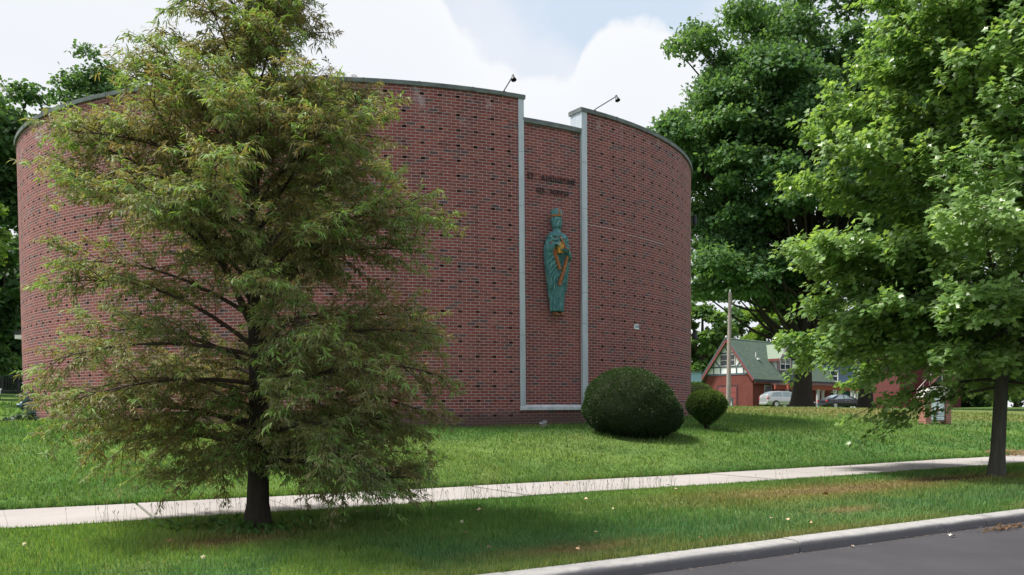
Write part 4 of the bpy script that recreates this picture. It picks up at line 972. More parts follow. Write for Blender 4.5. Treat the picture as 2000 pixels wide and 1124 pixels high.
# ---------------------------------------------------------------- clipped bushes
def bush(name, label, b, prof, nleaf, leaf, cols, skew=(0, 0), stems=None, sy=.9, lmat='yew', frond=.02):
    e = empty(name, b, label, 'bush'); prof = np.array(prof, float); seg = 48; a = np.linspace(0, 2*np.pi, seg, endpoint=False); V = []
    H = prof[:, 1].max()
    def sk(z): return np.array([skew[0], skew[1]]) * np.sin(np.clip(z / H, 0, 1) * np.pi / 2)
    for r, z in prof:
        rr = r * .93 * (1 + .03 * np.sin(a * 3 + z * 4) + .025 * np.sin(a * 7 - z * 9)); o = sk(z); V.append(np.c_[rr * np.cos(a) + o[0], rr * sy * np.sin(a) + o[1], np.full(seg, z * .985)])
    n = len(prof); F = [(i*seg+j, i*seg+(j+1) % seg, (i+1)*seg+(j+1) % seg, (i+1)*seg+j) for i in range(n-1) for j in range(seg)] + [tuple(range(seg-1, -1, -1)), tuple((n-1)*seg+j for j in range(seg))]
    link('inner_branches', raw_mesh('inner', np.vstack(V), F), M['bush_core'], e, True)
    d = np.hypot(np.diff(prof[:, 0]), np.diff(prof[:, 1])); S = np.r_[0, np.cumsum(d)]
    tt = np.linspace(0, S[-1], 400); R = np.interp(tt, S, prof[:, 0]); Z = np.interp(tt, S, prof[:, 1]); w = np.cumsum(R + .01); w /= w[-1]
    t = np.interp(rnd(nleaf), w, tt); r = np.interp(t, S, prof[:, 0]); z = np.interp(t, S, prof[:, 1]); ang = rnd(nleaf) * 2 * np.pi
    dr = np.gradient(R, tt); dz = np.gradient(Z, tt); nr = np.interp(t, tt, dz); nz = -np.interp(t, tt, dr)
    nrm = unit(np.c_[np.cos(ang) * nr, np.sin(ang) * nr, nz]); o = np.stack([skew[0] * np.sin(np.clip(z/H, 0, 1)*np.pi/2), skew[1] * np.sin(np.clip(z/H, 0, 1)*np.pi/2)], -1)
    lump = .017 * np.sin(ang * 4 + z * 6 + np.sin(z * 9)) + .013 * np.sin(ang * 9 - z * 13 + 1.5 * np.sin(ang * 3)) + .009 * np.sin(ang * 21 + z * 29) + .03 * (rnd(nleaf) < .03)
    P = np.c_[np.cos(ang) * r + o[:, 0], np.sin(ang) * r * sy + o[:, 1], z] + nrm * (lump - .05 * rnd(nleaf) ** 2 + .012)[:, None]
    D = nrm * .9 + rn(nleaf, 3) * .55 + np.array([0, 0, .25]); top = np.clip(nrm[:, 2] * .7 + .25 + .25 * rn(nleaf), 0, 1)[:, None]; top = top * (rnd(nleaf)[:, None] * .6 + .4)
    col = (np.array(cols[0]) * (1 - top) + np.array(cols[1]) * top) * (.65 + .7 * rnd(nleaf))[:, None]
    leaf_mesh('foliage', LEAF_OVAL, P, D, rn(nleaf, 3) + nrm, leaf * (.6 + .8 * rnd(nleaf)), leaf * .55, col, M[lmat], e)
    if stems: tubes('stem', stems, M['bark_dark'], e, 6)
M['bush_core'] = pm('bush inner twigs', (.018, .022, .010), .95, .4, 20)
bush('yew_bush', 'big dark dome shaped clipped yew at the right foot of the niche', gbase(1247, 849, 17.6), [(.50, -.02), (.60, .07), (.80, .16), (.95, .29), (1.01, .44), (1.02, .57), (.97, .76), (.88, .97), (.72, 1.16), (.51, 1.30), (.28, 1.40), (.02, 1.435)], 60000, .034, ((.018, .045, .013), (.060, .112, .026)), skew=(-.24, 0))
st = [(np.array([(.03*math.cos(q), .03*math.sin(q), 0), (.07*math.cos(q), .06*math.sin(q), .25), (.2*math.cos(q+.2), .18*math.sin(q+.2), .5)]), np.array([.022, .017, .008])) for q in np.arange(0, 6.2, .62)]
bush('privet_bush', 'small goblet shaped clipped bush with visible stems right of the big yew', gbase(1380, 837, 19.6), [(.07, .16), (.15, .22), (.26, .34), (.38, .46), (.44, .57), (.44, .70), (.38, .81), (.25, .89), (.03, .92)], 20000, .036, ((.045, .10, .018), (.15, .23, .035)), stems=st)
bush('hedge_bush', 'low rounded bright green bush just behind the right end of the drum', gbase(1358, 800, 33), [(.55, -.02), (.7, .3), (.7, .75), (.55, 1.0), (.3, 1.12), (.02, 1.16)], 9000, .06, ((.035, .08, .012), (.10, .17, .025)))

# ---------------------------------------------------------------- gas meter group, ivy, canopy, lamps at the drum
def meter():
    b = gbase(58, 819, 21.2); e = empty('gas_meter', b, 'blue grey gas meter with pipes and regulators at the left foot of the drum', 'gas meter')
    m = pm('meter paint', (.085, .135, .165), .5, .3, 12, metal=.2); d = pm('regulator dark', (.03, .04, .05), .5, .3)
    mb = MB(); mb.box((.02, -.14, .22), (.30, .12, .52), None, .03); mb.box((.05, -.16, .27), (.27, -.13, .46), None, .015); mb.build('meter_body', m, e)
    def tb(name, pts, r, mat): mb = MB(); mb.tube(np.array(pts), r, 10); mb.build(name, mat, e, True)
    tb('pipe', [(-.14, 0, 0), (-.14, 0, .56), (-.12, 0, .60), (.06, 0, .60), (.08, 0, .57), (.08, 0, .5)], .035, m); tb('pipe', [(.0, -.12, 0), (.0, -.12, .58)], .04, m)
    tb('pipe', [(.24, 0, .5), (.24, 0, .60), (.24, .2, .62)], .03, m); tb('pipe', [(.02, .05, .58), (.04, .06, .82)], .028, d)
    mb = MB(); mb.lathe([(.03, -.14), (.05, -.13), (.05, -.05), (.10, -.03), (.11, 0), (.10, .03), (.05, .05), (.045, .11), (.02, .12)], 16, frame((-.17, 0, .47), (0, 1, 0), (0, 0, 1), (1, 0, 0))); mb.build('regulator', m, e, True)
    mb = MB(); mb.lathe([(.05, 0), (.07, .03), (.075, .09), (.055, .14), (.045, .22), (.05, .23), (.03, .26)], 14, frame((0, -.12, .55), (1, 0, 0), (0, 1, 0), (0, 0, 1))); mb.build('valve_cap', m, e, True)
    mb = MB(); mb.lathe([(.03, 0), (.035, .03), (.075, .05), (.08, .07), (.04, .10), (.035, .14), (.01, .15)], 14, frame((.04, .06, .80), (1, 0, 0), (0, 1, 0), (0, 0, 1))); mb.build('vent_cap', d, e, True)
    mb = MB(); mb.lathe([(.03, 0), (.075, .02), (.075, .05), (.02, .08)], 14, frame((-.15, -.02, .66), (1, 0, 0), (0, 1, 0), (0, 0, 1))); mb.build('vent_cap', m, e, True)
    # ivy
    n = 1300; ang = rnd(n) * 6.283; r = np.abs(rn(n)) * .36; P = np.c_[np.cos(ang) * r * 1.3 + .1, np.sin(ang) * r * .7 - .1, .02 + .17 * rnd(n) * np.exp(-(r / .6) ** 2)]
    X = b[0] + P[:, 0]; Y = b[1] + P[:, 1]; P[:, 2] += ground(X, Y) - b[2] + .02; iv = empty('ground_ivy', b, 'dark ivy clump spreading round the foot of the gas meter', 'ivy')
    leaf_mesh('leaves', LEAF_CLUMP, P, rn(n, 3) + np.array([0, -.3, .1]), rn(n, 3) * .5 + np.array([0, -.4, .8]), .05 + .05 * rnd(n), .06, np.array([.028, .052, .030]) * (.6 + .8 * rnd(n))[:, None], M['yew'], iv)
    vp = [(np.c_[np.linspace(0, .7*math.cos(q), 6), np.linspace(0, .4*math.sin(q), 6) - .05, .02 + .05*np.sin(np.linspace(0, 3, 6))], .006) for q in np.arange(0, 6.2, .7)]; tubes('vine', vp, M['twig'], iv, 4)
meter()
def canopy():
    p = at(27.5, 653, 27.0); e = empty('flat_canopy', p, 'flat canopy slab with dark fascia and white soffit poking out left of the drum', 'canopy')
    mb = MB(); mb.box((0, 0, -.02), (3.2, 5, .09)); mb.build('fascia', M['dark_metal'], e); mb = MB(); mb.box((.01, .01, -.15), (3.19, 5, -.02)); mb.build('soffit', M['white'], e)
    mb = MB(); mb.box((2.4, 4.0, -2.4), (2.55, 4.15, -.15)); mb.build('post', M['white'], e)
canopy()
def sidelamp(u, v, Y, label, big):
    p = at(u, v, Y); e = empty('wall_lamp', p, label, 'wall lamp', 'wall lamps at the right edge of the drum'); mb = MB()
    mb.box((-.32, -.05, -.04), (0, .05, .04)); mb.build('bracket', M['dark_metal'], e); mb = MB()
    if big: mb.box((-.04, -.10, -.16), (.05, .10, .14), None, .02)
    else: mb.lathe([(.03, .16), (.06, .14), (.07, .0), (.10, -.12), (.09, -.14)], 12)
    mb.build('lamp_head', M['dark_metal'], e)
sidelamp(1356.5, 431, 25.6, 'dark box lamp high on the right edge of the drum', True); sidelamp(1357.5, 655, 25.6, 'dark lamp low on the right edge of the drum', False)
def groundlight():
    b = gbase(1063, 838, 18.6) + np.array([0, 0, .075]); e = empty('ground_floodlight', b, 'small pale box floodlight tilted up on the grass below the niche', 'floodlight'); Fm = frame((0, 0, 0), norm([.9, .43, 0]), norm([-.43, .9, 0]), (0, 0, 1))
    g = pm('lamp housing', (.36, .33, .32), .6, .3, 10); w = pm('lamp rim', (.34, .34, .35), .5, .2)
    T = Fm @ np.array(Matrix.Rotation(R_(-24), 4, 'Y') @ Matrix.Rotation(R_(12), 4, 'X') @ Matrix.Scale(.82, 4))
    mb = MB(); mb.box((-.07, -.05, .0), (.07, .06, .10), T, .01)
    for q in np.linspace(-.05, .05, 4): mb.box((q - .006, -.068, .01), (q + .006, -.05, .10), T)
    mb.build('housing', g, e)
    mb = MB()
    for lo, hi in (((-.09, -.07, .10), (.09, -.055, .125)), ((-.09, .06, .10), (.09, .075, .125)), ((-.09, -.055, .10), (-.075, .06, .125)), ((.075, -.055, .10), (.09, .06, .125))): mb.box(lo, hi, T)
    mb.build('rim', w, e); mb = MB(); mb.box((-.075, -.055, .102), (.075, .06, .108), T); mb.build('lens', pm('lamp glass', (.10, .12, .14), .15, .1), e)
    mb = MB(); mb.tube([(0, 0, -.06), (0, 0, .02)], .012, 8); mb.build('stake', M['dark_metal'], e)
groundlight()
def stone(u, v, Y, sc, label, c):
    b = gbase(u, v, Y); e_ = MB(); V = []; seg = 10
    for r, z in ((.8, -.2), (1, .1), (.95, .5), (.6, .8), (.2, .86)):
        for j in range(seg):
            q = 2*np.pi*j/seg; k = 1 + .18 * math.sin(j*2.3 + z*3 + sc*50); V.append((r*k*math.cos(q)*sc[0], r*k*math.sin(q)*sc[1], z*sc[2]))if not isinstance(sc, float) else V.append((r*math.cos(q)*sc, r*math.sin(q)*sc*.7, z*sc*.6))
    e_.add(np.array(V), [(i*seg+j, i*seg+(j+1) % seg, (i+1)*seg+(j+1) % seg, (i+1)*seg+j) for i in range(4) for j in range(seg)] + [tuple(4*seg+j for j in range(seg))])
    o = e_.build('stone', pm('stone ' + label[:12], c, .9, .25, 20), None, True, loc=b + np.array([0, 0, .02])); tag(o, label, 'stone')
stone(1165, 838, 18.4, .09, 'tilted grey brown stone in the grass left of the big yew', (.30, .25, .22)); stone(1152, 831, 19.2, .06, 'small white stone against the brick left of the big yew', (.6, .62, .62))

# ---------------------------------------------------------------- fence, far left
def fence():
    a = at(-120, 800, 52); c = at(70, 800, 50); e = empty('metal_fence', (a[0], a[1], gz(a[0], a[1])), 'dark railing fence under the trees at the far left', 'fence'); n = 60; mb = MB(); pb = MB()
    for i in range(n + 1):
        p = a[:2] + (c[:2] - a[:2]) * i / n; z = gz(p[0], p[1]); q = np.array([p[0], p[1], z]) - np.array(e.location); r = .03 if i % 10 == 0 else .010
        if i % 10 == 0: pb = MB()
        (pb if i % 10 == 0 else mb).box((q[0]-r, q[1]-r, q[2]-.1), (q[0]+r, q[1]+r, q[2] + (1.35 if i % 10 == 0 else 1.2)))
        if i % 10 == 0: pb.build('post', M['dark_metal'], e)
    for h in (.2, 1.15):
        pts = []
        for i in range(0, n + 1, 5): p = a[:2] + (c[:2] - a[:2]) * i / n; pts.append(np.array([p[0], p[1], gz(p[0], p[1]) + h]) - np.array(e.location))
        mb.tube(np.array(pts), .018, 5)
    mb.build('railing', M['dark_metal'], e)
fence()

# ---------------------------------------------------------------- half timbered brick house
def window(parent, G, x0, x1, z0, z1, frame_m, glass_m, nx=1, nz=2, y=0.0, lattice=False, name='window', fw=.07):
    """window in the local x-z plane of G, facing -y"""
    mb = MB()
    for lo, hi in (((x0, y-.05, z0), (x1, y+.04, z0+fw)), ((x0, y-.05, z1-fw), (x1, y+.04, z1)), ((x0, y-.05, z0+fw), (x0+fw, y+.04, z1-fw)), ((x1-fw, y-.05, z0+fw), (x1, y+.04, z1-fw))): mb.box(lo, hi, G)
    for i in range(1, nx): xm = x0 + (x1-x0)*i/nx; mb.box((xm-fw*.6, y-.045, z0+fw), (xm+fw*.6, y+.035, z1-fw), G)
    for i in range(1, nz): zm = z0 + (z1-z0)*i/nz; mb.box((x0+fw, y-.04, zm-fw*.45), (x1-fw, y+.03, zm+fw*.45), G)
    f = mb.build(name, frame_m, parent)
    g = MB(); g.box((x0+fw*.5, y-.004, z0+fw*.5), (x1-fw*.5, y+.012, z1-fw*.5), G); g.build('pane', glass_m, f)
    if lattice:
        l = MB(); zm = (z0+z1)/2
        for i in range(nx):
            a, c = x0 + (x1-x0)*i/nx + fw, x0 + (x1-x0)*(i+1)/nx - fw
            for k in range(-3, 5):
                for sgn in (1, -1):
                    pts = []
                    for q in np.linspace(0, 1, 2): pts.append(q)
                    st_ = (c - a) / 3; xs = a + k*st_
                    xa, za = (xs, zm) if sgn > 0 else (xs, z1-fw); xb, zb_ = xs + (z1-fw-zm)*.8, (z1-fw if sgn > 0 else zm)
                    if xb <= a or xa >= c: continue
                    t0 = max(0, (a-xa)/(xb-xa)); t1 = min(1, (c-xa)/(xb-xa)); pa = (xa+(xb-xa)*t0, za+(zb_-za)*t0); pb_ = (xa+(xb-xa)*t1, za+(zb_-za)*t1)
                    l.tube(xf(np.array([(pa[0], y-.02, pa[1]), (pb_[0], y-.02, pb_[1])]), G), .018, 4)
        l.build('lattice', frame_m, f)
    return f
M['glass_dark'] = pm('window glass', (.03, .045, .06), .12, .3, 1.0, spec=.6); M['glass_blue'] = pm('sky glass', (.10, .16, .21), .12, .3, 1.0, spec=.6)
M['timber'] = pm('painted timber', (.095, .125, .15), .7, .2); M['red_trim'] = pm('red trim', (.215, .062, .057), .6, .15); M['stucco'] = pm('white stucco', (.80, .81, .83), .9, .07, 3)
M['mauve'] = pm('mauve paint', (.26, .20, .22), .6, .15)
def shingle():
    m, nt, b = newmat('green shingles'); tc = nt.nodes.new('ShaderNodeTexCoord'); br = nd(nt, 'ShaderNodeTexBrick'); br.offset = .5
    uvn = nt.nodes.new('ShaderNodeUVMap'); uvn.uv_map = 'UVMap'
    br.inputs['Scale'].default_value = 1; br.inputs['Brick Width'].default_value = .45; br.inputs['Row Height'].default_value = .22; br.inputs['Mortar Size'].default_value = .012
    br.inputs['Color1'].default_value = (.072, .115, .092, 1); br.inputs['Color2'].default_value = (.108, .155, .126, 1); br.inputs['Mortar'].default_value = (.045, .075, .06, 1); nt.links.new(uvn.outputs[0], br.inputs['Vector'])
    g = noisen(nt, uvn.outputs[0], .7, 5, .6, (.5, 1, 1)); c = mixn(nt, mathn(nt, 'MULTIPLY', g, .5), br.outputs['Color'], (.16, .20, .15)); nt.links.new(c, b.inputs['Base Color']); b.inputs['Roughness'].default_value = .95; b.inputs['Specular IOR Level'].default_value = .15; return m
M['shingle'] = shingle()
def slab(name, quad, th, mat, parent, G):
    q = np.array(quad, float); n = norm(np.cross(q[1]-q[0], q[-1]-q[0])); V = np.vstack([q, q - n*th]); k = len(q)
    F = [tuple(range(k)), tuple(range(2*k-1, k-1, -1))] + [(i, k+i, k+(i+1) % k, (i+1) % k) for i in range(k)]
    ux = norm(q[1]-q[0]); uy = np.cross(n, ux); uv = np.c_[(q-q[0]) @ ux, (q-q[0]) @ uy]; uv = np.vstack([uv, uv])
    return link(name, raw_mesh(name, xf(V, G), F), mat, parent, uv=uv)
def brickbox(name, lo, hi, G, mat, parent):
    mb = MB(); mb.box(lo, hi); V = mb.v[0]; me = None
    VV, FF, UV, n = [], [], [], 0
    for f in mb.f:
        q = V[list(f)]; nrm = np.abs(np.cross(q[1]-q[0], q[2]-q[0])); ax = int(np.argmax(nrm)); a = {0: (1, 2), 1: (0, 2), 2: (0, 1)}[ax]
        VV.append(q); UV.append(q[:, a]); FF.append(tuple(range(n, n+4))); n += 4
    return link(name, raw_mesh(name, xf(np.vstack(VV), G), FF), mat, parent, uv=np.vstack(UV))
HS = np.array([.74, .67, 0]) / math.hypot(.74, .67); HG = np.array([-HS[1], HS[0], 0])
def house():
    tx, _ = ray(1470.5, 735); o = np.array([tx * 95, 95.0, 0]); o[2] = gz(o[0] + 3, o[1] + 3) - .2
    e = empty('brick_house', (0, 0, 0), 'painted red brick house with green shingle roof, half timbered gable and dormer', 'house'); G = frame(o, HS, HG, (0, 0, 1)); Wd, Ln = 6.47, 18.4; zt = 4.2; zr = 8.55
    brickbox('wall', (0, 0, 0), (Ln, Wd, zt), G, M['house_brick'], e)
    # gable wall
    GG = G @ frame((0, 0, 0), (0, 1, 0), (0, 0, 1), (1, 0, 0))
    for xa_ in (.0, Ln - .2): mb = MB(); mb.prism([(.14, zt), (Wd - .14, zt), (Wd/2, zr - .3)], xa_, xa_ + .2, GG); mb.build('gable_wall', M['stucco'], e)
    GW = G @ frame((0, 0, 0), (0, -1, 0), (1, 0, 0), (0, 0, 1))   # x'=-y , faces -x
    tb = MB()
    def timb(y0, z0, y1, z1, w=.16):
        p, q = np.array([y0, z0]), np.array([y1, z1]); d = (q-p) / np.linalg.norm(q-p); s_ = np.array([-d[1], d[0]]) * w/2; tb.prism([p-s_, q-s_, q+s_, p+s_], -.04 - .004*len(tb.v) % .02, .02, GG)
    sl_ = (zr - zt) / (Wd/2)
    timb(.1, zt + .08, Wd - .1, zt + .08, .2); timb(.55, zt + .95, Wd - .55, zt + .95); timb(1.75, 6.75, 4.7, 6.75)
    for y in (1.2, 2.15, 3.235, 4.3, 5.25): timb(y, zt + .18, y, zt + .87, .13)
    timb(2.1, zt + 1.03, 1.25, zt + 1.03 + 1.1 * 0 + .75, .13); timb(4.4, zt + 1.03, 5.2, zt + 1.8 - .75 + .75, .13); timb(1.2, zt + 1.03, 1.2, zt + 1.5, .13); timb(5.25, zt + 1.03, 5.25, zt + 1.45, .13)
    timb(3.235, 6.83, 3.235, zr - .5, .13); timb(3.3, 6.85, 3.75, 7.6, .11); timb(3.15, 6.85, 2.72, 7.6, .11); tb.build('timber', M['timber'], e)
    window(e, GW, -4.35, -2.3, 5.25, 6.6, pm('cream sash', (.62, .58, .55), .6, .08), M['glass_dark'], 2, 2, -.03)
    mb = MB(); mb.box((-4.75, -.02, 0), (-1.95, .0, 3.0), GW); mb.build('door_surround', pm('door reveal', (.06, .03, .035), .8), e)
    mb = MB(); mb.box((-4.55, -.05, 0), (-2.1, -.02, 2.8), GW)
    for k in range(4): mb.box((-4.5, -.07, .1 + k*.68), (-2.15, -.05, .68 + k*.68), GW)
    mb.build('garage_door', pm('garage door', (.24, .065, .06), .6, .15), e)
    # roof
    ov = .5; ey = -.5; ez = zt - .5 * sl_ * 1.0 + .06
    slab('roof', [(-ov, ey, ez), (Ln + .4, ey, ez), (Ln + .4, Wd/2, zr), (-ov, Wd/2, zr)], .16, M['shingle'], e, G); slab('roof', [(Ln + .4, Wd - ey, ez), (-ov, Wd - ey, ez), (-ov, Wd/2, zr), (Ln + .4, Wd/2, zr)], .16, M['shingle'], e, G)
    for ys in (1, -1):
        y0 = ey - .02 if ys > 0 else Wd - ey + .02; mb = MB(); d = norm([Wd/2 - y0, zr - ez]); s_ = np.array([-d[1], d[0]]) if ys > 0 else np.array([d[1], -d[0]])
        p, q = np.array([y0, ez]) - s_*.05, np.array([Wd/2, zr]) - s_*.05; mb.prism([p - s_*.24, q - s_*.24 - np.array([0, .05]), q, p], -ov - .05, -ov + .04, GG); mb.build('bargeboard', M['red_trim'], e)
        mb = MB(); mb.prism([p + s_*.005, q + s_*.005, q + s_*.13, p + s_*.13], -ov - .07, -ov + .05, GG); mb.build('verge_trim', M['timber'], e)
    mb = MB(); mb.box((-.5, ey - .14, ez - .30), (Ln + .42, ey - .01, ez - .04), G); mb.build('gutter', pm('gutter', (.035, .045, .055), .5), e); mb = MB(); mb.box((-.3, ey + .02, ez - .50), (Ln, ey + .2, ez - .18), G); mb.build('fascia', M['red_trim'], e)
    mb = MB(); mb.box((-ov - .04, Wd/2 - .09, zr - .02), (-ov + .10, Wd/2 + .09, zr + .22), G, .03); mb.build('finial', M['white'], e)
    mb = MB(); mb.tube(xf(np.array([(3.2, 1.6, 6.2), (3.2, 1.6, 6.9)]), G), .05, 8); mb.box((3.1, 1.2, 6.0), (3.5, 1.5, 6.22), G); mb.build('vent_pipe', M['white'], e)
    # dormer
    dx0, dx1, fy = 6.0, 9.3, .35; zd, za = 6.45, 8.05; xm = (dx0+dx1)/2; yb = lambda z: (z - zt) / sl_
    mb = MB(); mb.box((dx0, fy, 4.6), (dx1, fy + .12, zd), G); mb.prism([(dx0, zd), (dx1, zd), (xm, za - .05)], fy, fy + .12, G @ frame((0, 0, 0), (1, 0, 0), (0, 0, 1), (0, 1, 0))); mb.build('dormer_front', M['mauve'], e)
    for x in (dx0, dx1 - .1):
        mb = MB(); mb.prism([(fy + .12, 4.7), (yb(zd) + .1, zd), (fy + .12, zd)], x, x + .1, GG); mb.build('dormer_cheek', M['stucco'], e)
    slab('dormer_roof', [(dx0 - .35, yb(zd) + .15, zd - .28), (dx0 - .35, fy - .45, zd - .28), (xm, fy - .45, za), (xm, yb(za) + .1, za)], .1, pm('pale shingles', (.19, .24, .185), .95, .15, 6), e, G)
    slab('dormer_roof', [(dx1 + .35, fy - .45, zd - .28), (dx1 + .35, yb(zd) + .15, zd - .28), (xm, yb(za) + .1, za), (xm, fy - .45, za)], .1, M['shingle'], e, G)
    GD = G @ frame((0, 0, 0), (1, 0, 0), (0, 0, 1), (0, -1, 0))
    for sg in (1, -1):
        p = np.array([xm - sg*(xm - dx0 + .4), zd - .32]); q = np.array([xm, za - .02]); mb = MB(); mb.prism([p, p + [0, -.3], q + [0, -.34], q] if sg < 0 else [p + [0, -.3], q + [0, -.34], q, p], -fy + .42, -fy + .5, GD); mb.build('dormer_bargeboard', M['mauve'] if sg > 0 else M['timber'], e)
    mb = MB(); mb.box((dx0 - .42, fy - .4, zd - .55), (dx0 - .33, yb(zd), zd - .26), G); mb.build('dormer_fascia', M['red_trim'], e)
    mb = MB(); GF = G @ frame((0, fy, 0), (1, 0, 0), (0, 1, 0), (0, 0, 1)); mb.box((dx0 + .5, -.015, zd), (dx1 - .5, 0, za - .75), GF); mb.build('dormer_infill', M['stucco'], e)
    mb = MB(); mb.box((dx0 + .3, -.05, zd - .06), (dx1 - .3, -.016, zd + .08), GF); mb.box((xm - .05, -.045, zd + .08), (xm + .05, -.016, za - .4), GF)
    for sg in (1, -1): mb.tube(xf(np.array([(xm, -.03, zd + .1), (xm + sg*.75, -.03, zd + .62)]), GF), .045, 4)
    mb.build('dormer_timber', M['timber'], e)
    window(e, GF, dx0 + .45, dx1 - .45, 4.85, zd - .12, M['white'], M['glass_dark'], 2, 2, -.03, True, fw=.11)
    # side wall openings
    window(e, G, 2.4, 4.0, .9, 2.95, pm('pale frame', (.4, .48, .52), .6), M['glass_blue'], 1, 2, -.02, fw=.12); mb = MB(); mb.box((2.25, -.10, 2.97), (4.15, .0, 3.3), G); mb.build('lintel', pm('mossy lintel', (.17, .15, .08), .9, .4), e)
    window(e, G, 7.2, 8.6, .7, 2.7, pm('cream frame', (.55, .52, .45), .7), M['glass_dark'], 1, 2, -.02, fw=.15)
    # pergola
    g = empty('pergola', (0, 0, 0), 'long red pergola on white round columns running right from the brick house', 'pergola'); z0 = -.5; zb = 2.45
    cm = pm('column white', (.66, .68, .70), .6, .08)
    for x in (5.2, 9.5, 13.8, 18.3, 22.7, 27.1, 31.5):
        for y in (-2.9, -1.3):
            mb = MB(); mb.lathe([(.26, z0), (.26, z0+.1), (.21, z0+.14), (.19, zb-.16), (.24, zb-.10), (.24, zb)], 14, G @ frame((x, y, 0), (1, 0, 0), (0, 1, 0), (0, 0, 1))); mb.build('column', cm, g, True)
    for y in (-3.0, -1.4): mb = MB(); mb.box((2.5, y, zb), (33, y + .2, zb + .5), G); mb.build('beam', pm('pergola red', (.36, .085, .06), .7, .2), g)
    rm = pm('rafter', (.085, .05, .055), .8, .3); mb = MB()
    for i in range(44): x = 2.6 + i * .7; mb.box((x, -3.6, zb + .5), (x + .14, -.7, zb + .72), G)
    for y in (-3.2, -2.4, -1.6, -.9): mb.box((2.4, y, zb + .72), (33.2, y + .07, zb + .79), G)
    mb.build('rafters', rm, g)
    # white gate with a dark brace in front of the garage
    t_ = empty('braced_gate', (0, 0, 0), 'low white gate panels with dark X braces beside the pole', 'gate'); Q = GW
    for k, y in enumerate((-3.6, -2.1)):
        b_ = y; f = MB(); f.box((b_, -3.05, .02), (b_ + 1.35, -3.0, 1.35), Q); f.build('panel', M['white'], t_); f = MB()
        for lo, hi in (((b_ - .06, -3.1, 0), (b_ + .06, -2.96, 1.5)), ((b_ + 1.3, -3.1, 0), (b_ + 1.42, -2.96, 1.5)), ((b_ + .06, -3.09, 1.33), (b_ + 1.3, -2.97, 1.52)), ((b_ + .06, -3.09, 0), (b_ + 1.3, -2.97, .12))): f.box(lo, hi, Q)
        f.tube(xf(np.array([(b_ + .06, -3.08, .1), (b_ + 1.3, -3.08, 1.35)]), Q), .07, 4); f.tube(xf(np.array([(b_ + .06, -3.085, 1.35), (b_ + 1.3, -3.085, .1)]), Q), .07, 4); f.build('brace_frame', M['timber'], t_)
house()
